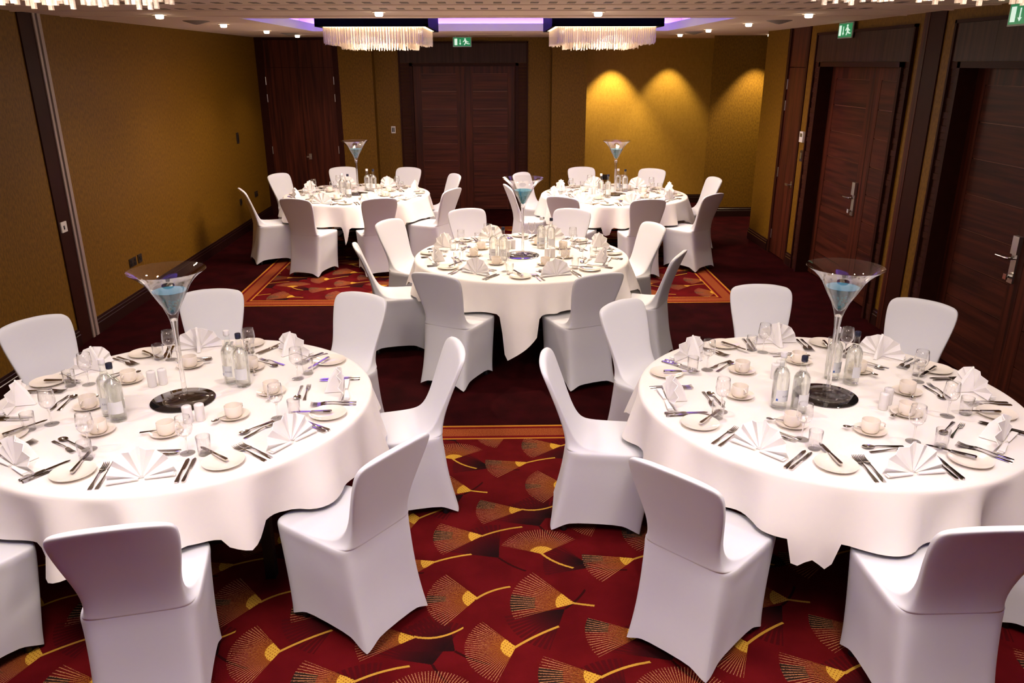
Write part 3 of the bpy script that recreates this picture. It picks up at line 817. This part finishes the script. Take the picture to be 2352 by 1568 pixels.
# ---- cutlery, each lying along y with its head at +y; root mesh is the handle
def strip(pts, mat, name):
    """pts: (y, half width, z, thickness)"""
    m = MB(); vs = []; fs = []
    for y, w, z, t in pts: vs += [(-w, y, z), (w, y, z), (w * .8, y, z + t), (-w * .8, y, z + t)]
    for i in range(len(pts) - 1):
        for k in range(4): fs.append((4 * i + k, 4 * i + (k + 1) % 4, 4 * i + 4 + (k + 1) % 4, 4 * i + 4 + k))
    fs.append((3, 2, 1, 0)); n = 4 * (len(pts) - 1); fs.append((n, n + 1, n + 2, n + 3))
    return m.add(vs, fs).mesh(name, mat, True, 35)
def spoon_bowl(L, W, D, y0, z0):
    m = MB(); nu, nv = 12, 7; vs = []; fs = []
    for j in range(nv):
        r = j / (nv - 1)
        for k in range(nu):
            a = 2 * pi * k / nu
            x = W * r * cos(a) * (1 + .12 * sin(a)); y = y0 + L + L * r * sin(a)
            vs.append((x, y, z0 + D * (r * r - 1) + D))
    for j in range(nv - 1):
        for k in range(nu): fs.append((j * nu + k, j * nu + (k + 1) % nu, (j + 1) * nu + (k + 1) % nu, (j + 1) * nu + k))
    o = len(vs)
    vs2 = [(x, y, z - .0012) for x, y, z in vs]
    vs += vs2; fs += [tuple(i + o for i in reversed(f)) for f in fs]
    for k in range(nu):
        a, b_ = (nv - 1) * nu + k, (nv - 1) * nu + (k + 1) % nu
        fs.append((a, b_, b_ + o, a + o))
    return m.add(vs, fs).mesh('bowl', M['steel'], True, 50)
def fork_head(s):
    m = MB()
    prof = [(0, .003, .008), (.012, .008, .007), (.022, .0115, .004), (.030, .0122, .0022), (.034, .0122, .0018)]
    for (ya, wa, za), (yb, wb, zb) in zip(prof, prof[1:]):
        m.add([(-wa, ya, za), (wa, ya, za), (wb, yb, zb), (-wb, yb, zb), (-wa, ya, za + .0018), (wa, ya, za + .0018), (wb, yb, zb + .0018), (-wb, yb, zb + .0018)],
              [(0, 1, 2, 3), (7, 6, 5, 4), (0, 4, 5, 1), (1, 5, 6, 2), (2, 6, 7, 3), (3, 7, 4, 0)])
    for k in range(4):
        x = -.0102 + k * .0068
        q = [(.033, .0018), (.05, .0012), (.068, .003), (.080, .0075)]
        for (ya, za), (yb, zb) in zip(q, q[1:]):
            wa, wb = (.0019, .0019) if yb < .075 else (.0019, .0008)
            m.add([(x - wa, ya, za), (x + wa, ya, za), (x + wb, yb, zb), (x - wb, yb, zb), (x - wa, ya, za + .0017), (x + wa, ya, za + .0017), (x + wb, yb, zb + .0017), (x - wb, yb, zb + .0017)],
                  [(0, 1, 2, 3), (7, 6, 5, 4), (0, 4, 5, 1), (1, 5, 6, 2), (2, 6, 7, 3), (3, 7, 4, 0)])
    m.v = [(x * s, y * s, z * s) for x, y, z in m.v]
    return m.mesh('tines', M['steel'], True, 35)
def knife(L):
    s = L / .215
    p = proto('table_knife', strip([(-.107 * s, .006, 0, .006), (-.10 * s, .0095, 0, .007), (-.05 * s, .0075, .0, .007), (-.008 * s, .0062, .001, .006), (0, .0075, .001, .005)], M['steel'], 'knife_handle'))
    bl = MB()
    edge = [(0, .0065), (.012, .0095), (.05, .0105), (.085, .0100), (.100, .0065), (.107, .0)]
    pts = [(-.0068, 0)] + [(-.0072, y * s) for y in (.02, .06, .09)] + [(.000, .107 * s)] + [(w, y * s) for y, w in reversed(edge[:-1])]
    bl.prism(pts, .0016, at=.002)
    pchild(p, 'blade', bl.mesh('blade', M['steel'])); return p
def fork(L):
    s = L / .21
    p = proto('table_fork', strip([(-.105 * s, .008, 0, .0025), (-.09 * s, .0092, 0.001, .0025), (-.04 * s, .005, .004, .003), (.0, .003, .008, .003), (.027 * s, .003, .0085, .003)], M['steel'], 'fork_handle'))
    pchild(p, 'tines', fork_head(s), (0, .026 * s, 0)); return p
def spoon(L):
    s = L / .18
    p = proto('dessert_spoon', strip([(-.09 * s, .008 * s, 0, .0025), (-.075 * s, .0088 * s, .001, .0025), (-.03 * s, .0045 * s, .004, .003), (.02 * s, .003 * s, .007, .003), (.040 * s, .003 * s, .0065, .003)], M['steel'], 'spoon_handle'))
    pchild(p, 'bowl', spoon_bowl(.027 * s, .0185 * s, .006 * s, .036 * s, .0014)); return p
knife_p, sknife_p = knife(.215), knife(.200)
fork_p, dfork_p = fork(.222), fork(.195)
dspoon_p = spoon(.19); tspoon_p = spoon(.128)

# ---- china and glass
plate_p = proto('side_plate', MB().lathe([(0, .0045), (.050, .0045), (.062, .008), (.086, .0145), (.089, .0155), (.0885, .0135), (.064, .004), (.052, .0), (0, .0)], 44).mesh('side_plate', M['china'], True, 60))
saucer_p = proto('saucer', MB().lathe([(0, .0035), (.033, .0035), (.036, .005), (.046, .007), (.071, .0155), (.073, .0163), (.0725, .0145), (.046, .004), (.036, .0), (0, .0)], 40).mesh('saucer', M['china'], True, 60))
cup_p = proto('coffee_cup', MB().lathe([(0, .004), (.030, .005), (.0345, .010), (.0365, .02), (.0375, .057), (.0385, .0585), (.0400, .057), (.0395, .02), (.0375, .008), (.030, .0), (0, .0)], 36).mesh('coffee_cup', M['china'], True, 60))
pchild(cup_p, 'handle', MB().tube([(.0385, 0, .048), (.052, 0, .050), (.061, 0, .042), (.060, 0, .030), (.050, 0, .019), (.0385, 0, .016)], .0036, 8).mesh('handle', M['china'], True))
wine_p = proto('wine_glass', MB().lathe([(.0058, .078), (.016, .084), (.029, .096), (.0355, .112), (.0365, .128), (.0340, .152), (.0308, .176), (.0300, .1765), (.0298, .176), (.0330, .152), (.0355, .128), (.0345, .113), (.0283, .098), (.0155, .087), (0, .083)], 32).mesh('wine_bowl', M['glass'], True, 60))
pchild(wine_p, 'stem', MB().lathe([(0, .0045), (.0036, .0045), (.0036, .012), (.0030, .03), (.0032, .06), (.0058, .078), (0, .082)], 14).mesh('stem', M['solid_glass'], True, 60))
pchild(wine_p, 'foot', MB().lathe([(0, 0), (.031, 0), (.0325, .001), (.031, .002), (.012, .0036), (.0036, .0043), (0, .0043)], 32).mesh('foot', M['foot_glass'], True, 60))
tumbler_p = proto('water_tumbler', MB().lathe([(.0268, .008), (.0285, .03), (.0305, .088), (.0298, .0888), (.0292, .088), (.0272, .03), (.0250, .012)], 32).mesh('tumbler_wall', M['glass'], True, 60))
pchild(tumbler_p, 'base', MB().lathe([(0, 0), (.0255, 0), (.0268, .002), (.0268, .0095), (.0250, .0115), (0, .0105)], 32).mesh('base', M['foot_glass'], True, 50))
shaker_p = proto('salt_shaker', MB().lathe([(0, 0), (.021, 0), (.022, .002), (.0225, .04), (.0230, .078), (.0215, .083), (.017, .0855), (0, .0865)], 28).mesh('salt_shaker', M['white_china'], True, 50))
pchild(shaker_p, 'pour_holes', MB().lathe([(0, .0), (.0013, .0), (.0013, .001), (0, .001)], 8, (0, 0, .0862)).lathe([(0, .0), (.0013, .0), (.0013, .001), (0, .001)], 8, (.006, 0, .0860)).lathe([(0, .0), (.0013, .0), (.0013, .001), (0, .001)], 8, (-.006, 0, .0860)).mesh('pour_holes', M['ink']))

def text_on_cylinder(txt, size, r, z, ang):
    cu = bpy.data.curves.new('text', 'FONT'); cu.body = txt; cu.size = size; cu.align_x = 'CENTER'
    tmp = bpy.data.objects.new('text', cu); COL.objects.link(tmp)
    dg = bpy.context.evaluated_depsgraph_get()
    me = bpy.data.meshes.new_from_object(tmp.evaluated_get(dg))
    bpy.data.objects.remove(tmp); bpy.data.curves.remove(cu)
    for v in me.vertices:
        a = ang + v.co.x / r
        v.co = (r * cos(a), r * sin(a), z + v.co.y)
    me.materials.clear(); me.materials.append(M['ink'])
    return me
def band_on_cylinder(r, z0, z1, a0, a1, mat, name, n=10):
    m = MB(); vs = []
    for k in range(n + 1):
        a = a0 + (a1 - a0) * k / n
        for rr in (r, r + .0006): vs += [(rr * cos(a), rr * sin(a), z0), (rr * cos(a), rr * sin(a), z1)]
    fs = []
    for k in range(n):
        o = 4 * k
        fs += [(o + 2, o + 6, o + 7, o + 3), (o, o + 1, o + 5, o + 4), (o, o + 4, o + 6, o + 2), (o + 1, o + 3, o + 7, o + 5)]
    fs += [(0, 2, 3, 1), (4 * n, 4 * n + 1, 4 * n + 3, 4 * n + 2)]
    return m.add(vs, fs).mesh(name, mat, True)
def bottle(dark):
    p = proto('water_bottle', MB().lathe([(0, .004), (.034, 0), (.0385, .003), (.0395, .01), (.0395, .165), (.0375, .184), (.030, .200), (.0195, .212), (.0150, .222), (.0138, .25), (.0130, .262), (.0155, .264), (.0155, .270), (.0128, .272)], 36).mesh('bottle_body', M['bottle_glass'], True, 60))
    pchild(p, 'water', MB().lathe([(0, .012), (.034, .010), (.037, .016), (.037, .165), (.0352, .182), (.028, .197), (.0175, .209), (0, .209)], 32).mesh('water', M['water'], True, 60))
    pchild(p, 'cap', MB().lathe([(.0140, .262), (.0152, .263), (.0152, .287), (.0140, .290), (0, .2905)], 24).mesh('cap', M['cap_dark'] if dark else M['cap_white'], True, 45))
    lb = pchild(p, 'paper_label', band_on_cylinder(.0398, .045, .105, -pi / 2 - .85, -pi / 2 + .85, M['paper'], 'paper_label'))
    if not dark:
        pchild(lb, 'lettering', text_on_cylinder('KING', .014, .0406, .068, -pi / 2 + .35))
        pchild(lb, 'emblem', band_on_cylinder(.0405, .049, .060, -pi / 2 - .78, -pi / 2 - .55, M['ink_blue'], 'emblem', 3))
    return p
bot_w, bot_d = bottle(False), bottle(True)

mirror_p = proto('mirror_plate', MB().lathe([(0, 0), (.154, 0), (.156, .0015), (.156, .004), (.153, .005), (0, .005)], 64).mesh('mirror_plate', M['mirror'], True, 40))
vase_prof_out = [(.0187, .4165), (.027, .448), (.043, .490), (.066, .530), (.084, .565), (.100, .595), (.122, .622), (.148, .645), (.170, .660), (.180, .667)]
vase_prof_in = [(.1795, .669), (.169, .6625), (.147, .648), (.120, .625), (.098, .598), (.082, .568), (.064, .534), (.041, .494), (.025, .460), (.012, .447), (0, .443)]
vase_p = proto('martini_vase', MB().lathe(vase_prof_out + vase_prof_in, 56).mesh('vase_bowl', M['vase_glass'], True, 60))
pchild(vase_p, 'stem', MB().lathe([(0, .0235), (.0125, .0235), (.0115, .06), (.0115, .22), (.0125, .31), (.0136, .362), (.0185, .416), (.016, .424), (0, .430)], 20).mesh('stem', M['solid_glass'], True, 60))
pchild(vase_p, 'foot', MB().lathe([(0, 0), (.108, 0), (.111, .002), (.109, .005), (.060, .010), (.025, .016), (.0125, .0232), (0, .0232)], 48).mesh('foot', M['foot_glass'], True, 60))
pchild(vase_p, 'blue_liquid', MB().lathe([(0, .4445), (.0115, .4485), (.0245, .4615), (.0403, .4955), (.0632, .5355), (.0790, .5645), (.0785, .5655), (0, .5655)], 44).mesh('blue_liquid', [M['blue_liquid']], True, 50))
pchild(vase_p, 'liquid_surface', MB().lathe([(0, .5675), (.0790, .5677), (.0795, .5665), (0, .5660)], 44).mesh('liquid_surface', M['blue_top'], True, 40))
bd = MB(); rg = random.Random(5)
for k in range(26):
    z = rg.uniform(.462, .515); rr = (z - .448) * .60 * sqrt(rg.random()); a = rg.uniform(0, 2 * pi)
    bd.lathe([(0, -.006), (.0052, -.003), (.0052, .003), (0, .006)], 7, (rr * cos(a), rr * sin(a), z))
bdo = pchild(vase_p, 'glass_beads', bd.mesh('glass_beads', M['gel'], True)); bdo['kind'] = 'stuff'

# ---- napkin fan: pleats standing in a half circle, a folded prop behind; faces +y (the guest), prop towards -y
def napkin():
    m = MB(); n = 12; R = .131
    vs = []; fs = []
    def P(k, r, off):
        a = radians(2 + 176 * k / n)
        dpt = (.0105 if k % 2 else -.0105) * (r / R)
        wob = 1 + .03 * sin(k * 2.3)
        return (r * wob * cos(a), dpt + off - .12 * r * sin(a), max(.001, r * wob * sin(a) * .98))
    for off in (0.0, .0028):
        for r in (.012, .06, .10, R):
            for k in range(n + 1): vs.append(P(k, r, off))
    w = n + 1
    for s_ in range(2):
        o = s_ * 4 * w
        for j in range(3):
            for k in range(n): fs.append((o + j * w + k, o + j * w + k + 1, o + (j + 1) * w + k + 1, o + (j + 1) * w + k))
    for k in range(n): fs.append((3 * w + k, 3 * w + k + 1, 7 * w + k + 1, 7 * w + k))
    m.add(vs, fs)
    # layered pleats at the foot on either side
    for sgn in (-1, 1):
        for j in range(2):
            z = .002 + .006 * j; y = .016 + .004 * j
            m.add([(sgn * .012, y - .006, z), (sgn * (.131 - .006 * j), y - .010, z + .004), (sgn * (.131 - .006 * j), y + .016, z + .004), (sgn * .012, y + .006, z),
                   (sgn * .012, y - .006, z + .003), (sgn * (.131 - .006 * j), y - .010, z + .008), (sgn * (.131 - .006 * j), y + .016, z + .008), (sgn * .012, y + .006, z + .003)],
                  [(0, 1, 2, 3), (4, 5, 6, 7), (0, 1, 5, 4), (1, 2, 6, 5), (2, 3, 7, 6), (3, 0, 4, 7)])
    p = proto('napkin_fan', m.mesh('napkin_fan', M['napkin']))
    q = MB()   # prop: a folded triangle that leans from the top of the fan to the table, towards the middle
    A, B, C = (0, -.018, .136), (0, -.092, .002), (0, .0, .002)
    t = .010
    q.add([(A[0] - t * .6, A[1], A[2]), (A[0] + t * .6, A[1], A[2]), (-t, B[1], B[2]), (t, B[1], B[2]), (-t * 1.4, C[1], C[2]), (t * 1.4, C[1], C[2]), (0, -.066, .075)],
          [(0, 1, 6), (0, 6, 2), (1, 3, 6), (2, 6, 3), (0, 2, 4), (1, 5, 3), (2, 3, 5, 4), (0, 4, 5, 1)])
    pchild(p, 'prop_fold', q.mesh('prop_fold', M['napkin']))
    return p
napkin_p = napkin()

# ---- table and cloth
table_p = proto('banquet_table')
RT = .93
pchild(table_p, 'tabletop', MB().lathe([(0, .718), (RT - .03, .718), (RT - .004, .722), (RT - .004, .744), (RT - .01, .748), (0, .748)], 72).mesh('tabletop', M['wood_frame'], True, 40))
leg_me = MB().box((-.024, -.024, 0), (.024, .024, .716)).mesh('leg', M['black'])
for x, y in ((-.48, -.42), (.48, -.42), (-.48, .42), (.48, .42)): pchild(table_p, 'leg', leg_me, (x, y, 0))
brace_me = MB().tube([(-.48, 0, .2), (.48, 0, .2)], .012, 8).mesh('brace', M['black'])
for y in (-.42, .42): pchild(table_p, 'brace', brace_me, (0, y, 0))

def cloth_mesh(droops, seats, seed, base=.245):
    rng = random.Random(seed)
    NT = 240; rows = []
    ph = [rng.uniform(0, 2 * pi) for _ in range(5)]
    def wrap(d): return (d + pi) % (2 * pi) - pi
    def hang(t):
        h = base + .018 * sin(3 * t + ph[0]) + .012 * sin(5 * t + ph[1])
        for a, w, dp in droops:
            wl, wr = w if isinstance(w, tuple) else (w, w)
            d = wrap(t - radians(a)); d = -d / radians(wl) if d < 0 else d / radians(wr)
            if d < 1: h += dp * (1 - d) ** 1.1
        for a, _ in seats:                       # gathered up where a seat is pushed under
            d = abs(wrap(t - radians(a))) / radians(1)
            if d < 20: h = min(h, .234 + .5 * max(0, (d - 15.5) / 4.5) ** 1.5)
        return h
    def fold(t):
        f = fold0(t)
        return math.copysign(abs(f) ** .8, f)
    def fold0(t):
        return sin(14 * t + ph[2] + 1.6 * sin(3 * t + ph[3])) * .65 + sin(23 * t + ph[4] + sin(5 * t)) * .25 + .35 * sin(6 * t + ph[1])
    vs, fs = [(0, 0, .7515)], []
    flat = (.25, .5, .7, .82, .90, RT - .012)
    edge = ((RT + .001, .7505), (RT + .008, .745), (RT + .0125, .735))
    NR = 12
    for r in flat:
        for k in range(NT): t = 2 * pi * k / NT; vs.append((r * cos(t), r * sin(t), .7515))
    for r, z in edge:
        for k in range(NT): t = 2 * pi * k / NT; vs.append((r * cos(t), r * sin(t), z))
    for j in range(1, NR + 1):
        s = j / NR
        for k in range(NT):
            t = 2 * pi * k / NT; h = hang(t); d = s * h
            amp = .17 * (d / .25) ** .9 * min(1.0, .45 + h)
            r = RT + .0125 + .02 * (d / .25) + amp * .55 * (fold(t) + .35)
            # deep corners tuck back towards the legs
            if h > .33: r -= .10 * max(0, d - .25)
            vs.append((r * cos(t), r * sin(t), .735 - d * .985))
    n = len(flat) + len(edge) + NR
    for k in range(NT): fs.append((0, 1 + k, 1 + (k + 1) % NT))
    for i in range(n - 1):
        for k in range(NT):
            a = 1 + i * NT
            fs.append((a + k, a + NT + k, a + NT + (k + 1) % NT, a + (k + 1) % NT))
    return MB().add(vs, fs).mesh('tablecloth', M['cloth'], True, None)

# name, centre, phrase, chair angles with back-top radius, cloth droops (angle, half width, depth)
TABLES = {
 'L': dict(c=(-1.585, 3.66), say='front left table', chairs=[(-124, 1.49), (-78, 1.48), (-36, 1.50), (13, 1.44), (62, 1.53), (103, 1.51), (145, 1.48), (190, 1.50)], droop=[(-57, 14, .07), (-101, 14, .05), (-14, 12, .08), (-145, 14, .14), (82, 12, .1)], seed=3),
 'R': dict(c=(1.67, 3.63), say='front right table', chairs=[(-134, 1.50), (-91, 1.49), (-47, 1.50), (1, 1.52), (46, 1.54), (85, 1.52), (128, 1.46), (174, 1.46)], droop=[(-106, (7, 6), .19), (-118, (7, 8), .10), (-68, 13, .08), (22, 12, .1), (-154, 12, .10)], seed=8),
 'M': dict(c=(.225, 6.77), say='middle table', chairs=[(-118, 1.47), (-68, 1.44), (-28, 1.45), (23, 1.42), (67, 1.50), (111, 1.52), (148, 1.53), (-168, 1.46)], droop=[(-98, (8, 24), .34), (-8, 16, .12), (170, 14, .05), (-48, 14, .12)], seed=12),
 'FL': dict(c=(-1.80, 10.31), say='far left table', chairs=[(-108, 1.53), (-71, 1.55), (-30, 1.52), (25, 1.42), (68, 1.48), (107, 1.52), (149, 1.44), (-153, 1.48)], droop=[(-90, 14, .42), (-50, 14, .34), (-128, 16, .1), (5, 14, .1)], seed=21),
 'FR': dict(c=(1.53, 10.15), say='far right table', chairs=[(-122, 1.50), (-83, 1.50), (-47, 1.52), (11, 1.44), (59, 1.45), (101, 1.50), (144, 1.49), (-168, 1.45)], droop=[(-103, 18, .13), (-15, 14, .12), (-62, 10, .1)], seed=30),
}
def hour(a):
    h = round(((90 - a) / 30.0) % 12) % 12
    return ('twelve', 'one', 'two', 'three', 'four', 'five', 'six', 'seven', 'eight', 'nine', 'ten', 'eleven')[h]
def facing(a):
    a = (a + 180) % 360 - 180
    if -150 < a < -30: return 'back to the camera'
    if 40 < a < 140: return 'facing the camera'
    return 'seen from the side'

for key, T in TABLES.items():
    cx, cy_ = T['c']
    inst(table_p, (cx, cy_, 0), 0, 'round banquet table with black folding legs hidden by cloth, ' + T['say'], 'table', 'round banquet tables')
    tag(ob('tablecloth', cloth_mesh(T['droop'], T['chairs'], T['seed']), None, (cx, cy_, 0)), 'white linen tablecloth draped over the ' + T['say'], 'tablecloth', 'white tablecloths')
    rng = random.Random(T['seed'])
    for a, r in T['chairs']:
        if key == 'L' and a == 190: continue
        ar = radians(a); rr = r - .235
        inst(chair_p, (cx + rr * cos(ar), cy_ + rr * sin(ar), 0), ar - pi / 2 + rng.uniform(-.03, .03), "white covered banquet chair at %s o'clock of the %s, %s" % (hour(a), T['say'], facing(a)), 'chair', 'covered chairs round the ' + T['say'])

# ---- place settings.  angles in degrees about the table centre, radii in metres
SET = {
 'L': dict(nap=[(-81, .80), (-36, .81), (7, .79), (60, .79), (104, .80), (146, .81), (-177, .81), (-124, .81)],
           plate=[(-103, .77), (-58, .79), (-12, .78), (42, .81), (85, .82), (125, .82), (167, .82), (-149, .76)],
           wine=[(-68, .62), (-23, .58), (28, .58), (75, .63), (116, .65), (159, .62), (-153, .58), (-112, .57)],
           tumb=[(-62, .665), (-19, .645), (32, .65), (79, .70), (121, .70), (163, .695), (-151, .67), (-106, .65)],
           cup=[(-80, .39), (-33, .38), (11, .43), (63, .48), (106, .49), (146, .46), (-170, .44), (-125, .44)]),
 'R': dict(nap=[(-132, .78), (-87, .80), (-43, .79), (3, .78), (46, .79), (89, .80), (134, .81), (-177, .81)],
           plate=[(-156, .79), (-108, .77), (-62, .77), (-17, .76), (24, .81), (69, .82), (112, .82), (157, .81)],
           wine=[(-122, .57), (-70, .55), (-28, .55), (17, .59), (59, .65), (100, .65), (144, .63), (-163, .61)],
           tumb=[(-116, .64), (-64, .64), (-22, .63), (23, .66), (65, .70), (104, .70), (150, .69), (-158, .67)],
           cup=[(-131, .45), (-85, .42), (-38, .38), (3, .43), (46, .45), (86, .47), (134, .47), (180, .44)]),
 'M': dict(nap=[(-122, .73), (-70, .74), (-22, .76), (24, .81), (67, .81), (110, .81), (152, .81), (-165, .78)],
           plate=[(-145, .76), (-92, .75), (-44, .76), (3, .81), (46, .82), (89, .82), (131, .82), (173, .82)],
           wine=[(-105, .58), (-54, .56), (-11, .54), (36, .60), (79, .62), (119, .63), (153, .61), (-161, .54)],
           tumb=[(-100, .66), (-48, .64), (-7, .63), (41, .67), (85, .69), (125, .69), (159, .66), (-156, .61)],
           cup=[(-126, .38), (-61, .39), (-14, .39), (34, .47), (69, .48), (111, .45), (143, .45), (180, .42)]),
 'FL': dict(nap=[(-112, .80), (-69, .78), (-26, .81), (24, .81), (67, .79), (110, .81), (155, .77), (-157, .81)]),
 'FR': dict(nap=[(-126, .80), (-82, .79), (-38, .79), (14, .80), (58, .80), (102, .80), (145, .81), (-171, .81)]),
}
BOTTLES = {'L': [(-1.807, 3.437, 1), (-1.868, 3.492, 0), (-1.337, 3.848, 1), (-1.412, 3.895, 0)],
           'R': [(1.382, 3.497, 0), (1.460, 3.440, 1), (1.795, 3.860, 0), (1.868, 3.790, 1)],
           'M': [(-.020, 6.612, 0), (.062, 6.590, 1), (.415, 7.055, 0), (.500, 6.995, 1)],
           'FL': [(-1.700, 10.555, 0), (-1.612, 10.52, 1), (-1.955, 10.128, 0), (-1.862, 10.04, 1)],
           'FR': [(1.335, 9.965, 0), (1.415, 9.891, 1), (1.622, 10.44, 0), (1.706, 10.38, 1)]}
SHAKERS = {'L': [(-1.815, 3.850), (-1.770, 3.880), (-1.464, 3.400), (-1.414, 3.423)], 'R': [(1.490, 3.868), (1.532, 3.914), (1.886, 3.462), (1.936, 3.523)],
           'M': [(.110, 7.02), (.158, 7.045), (.445, 6.671), (.495, 6.69)], 'FL': [(-1.53, 10.13), (-1.485, 10.16)], 'FR': [(1.222, 10.146), (1.272, 10.172)]}
ZT = .7525
for key, T in TABLES.items():
    cx, cy_ = T['c']; D = SET[key]; say = T['say']; rng = random.Random(T['seed'] * 7 + 1)
    def at(a, r): return (cx + r * cos(radians(a)), cy_ + r * sin(radians(a)))
    for i, (na, nr) in enumerate(D['nap']):
        w = "%s o'clock place of the %s" % (hour(na), say)
        j = lambda s: rng.uniform(-s, s)
        pa, pr_ = D['plate'][i] if 'plate' in D else (na - 22 + j(1), .79)
        wa, wr = D['wine'][i] if 'wine' in D else (na + 13 + j(1.5), .60 + j(.02))
        ta, tr = D['tumb'][i] if 'tumb' in D else (wa + 6.0, wr + .08)
        ca, cr = D['cup'][i] if 'cup' in D else (na + j(3), .44 + j(.02))
        # keep a tumbler clear of its wine glass
        wx, wy = at(wa, wr); tx, ty = at(ta, tr)
        dd = hypot(tx - wx, ty - wy)
        if dd < .066: tx, ty = wx + (tx - wx) / dd * .066, wy + (ty - wy) / dd * .066
        ar = radians(na)
        inst(napkin_p, (*at(na, nr), ZT), ar - pi / 2 + j(.14), 'white napkin folded into a fan, ' + w, 'napkin', 'napkin fans on the ' + say)
        px, py = at(pa, pr_)
        dt = -(px - cx) * sin(ar) + (py - cy_) * cos(ar)          # keep the plate clear of the forks
        if dt > -.288: px, py = px - (-.288 - dt) * sin(ar), py + (-.288 - dt) * cos(ar)
        inst(plate_p, (px, py, ZT), 0, 'cream side plate with a knife across, ' + w, 'plate', 'side plates on the ' + say)
        kx, ky = px - .010 * sin(ar) , py + .010 * cos(ar)
        inst(sknife_p, (kx - .08 * cos(ar), ky - .08 * sin(ar), ZT + .0163), ar + pi / 2 + j(.12), 'steel side knife lying across the side plate, ' + w, 'knife', 'side knives on the ' + say)
        def cut(p, r, t, rz, lab, cat, grp):
            inst(p, (cx + r * cos(ar) - t * sin(ar), cy_ + r * sin(ar) + t * cos(ar), ZT), ar + pi / 2 + rz + j(.02), lab + ', ' + w, cat, grp + ' on the ' + say)
        cut(fork_p, .755, -.178 + j(.002), -.04, 'steel table fork, outer of two', 'fork', 'forks')
        cut(fork_p, .755, -.148 + j(.002), -.04, 'steel table fork, inner of two', 'fork', 'forks')
        cut(knife_p, .765, .150 + j(.002), -.02, 'steel table knife, inner of two', 'knife', 'knives')
        cut(knife_p, .765, .176 + j(.002), -.02, 'steel table knife, outer of two', 'knife', 'knives')
        cut(dspoon_p, .590 - .02, .0 + j(.012), pi / 2 + j(.08), 'steel dessert spoon across the top', 'spoon', 'dessert spoons')
        cut(dfork_p, .628 - .02, .0 + j(.012), -pi / 2 + j(.08), 'steel dessert fork across the top', 'fork', 'dessert forks')
        inst(wine_p, (wx, wy, ZT), 0, 'empty stemmed wine glass, ' + w, 'wine glass', 'wine glasses on the ' + say)
        inst(tumbler_p, (tx, ty, ZT), 0, 'empty clear tumbler beside the wine glass, ' + w, 'tumbler', 'tumblers on the ' + say)
        ux, uy = at(ca, cr)
        inst(saucer_p, (ux, uy, ZT), 0, 'cream saucer under the coffee cup, ' + w, 'saucer', 'saucers on the ' + say)
        ha = ar + pi / 2 + j(.5)
        inst(cup_p, (ux, uy, ZT + .0042), ha, 'empty cream coffee cup on saucer, ' + w, 'cup', 'coffee cups on the ' + say)
        sa = ha + pi + j(.3)
        inst(tspoon_p, (ux + .053 * cos(sa), uy + .053 * sin(sa), ZT + .0135), sa + pi / 2 + rng.choice((0, pi)), 'small steel teaspoon on the saucer, ' + w, 'teaspoon', 'teaspoons on the ' + say)
    for k, (x, y, dark) in enumerate(BOTTLES[key]):
        near = k < 2
        inst(bot_d if dark else bot_w, (x, y, ZT), rng.uniform(-.5, .5), 'water bottle with %s cap, %s pair on the %s' % ('dark navy' if dark else 'white', 'nearer left' if near else 'farther right', say), 'bottle', 'water bottles on the ' + say)
    for k, (x, y) in enumerate(SHAKERS[key]):
        inst(shaker_p, (x, y, ZT), 0, 'white china %s shaker, %s pair on the %s' % (('left', 'right')[k % 2], 'left' if k < 2 else 'right', say), 'shaker', 'salt and pepper on the ' + say)
    inst(mirror_p, (cx, cy_, ZT), 0, 'round black mirror plate under the tall vase, ' + say, 'mirror', 'mirror plates')
    inst(vase_p, (cx + .012, cy_ + .006, ZT + .0055), rng.uniform(0, 3), 'tall martini glass vase with blue liquid, centre of the ' + say, 'vase', 'martini vases')

for o in reversed(PROTO): bpy.data.objects.remove(o)
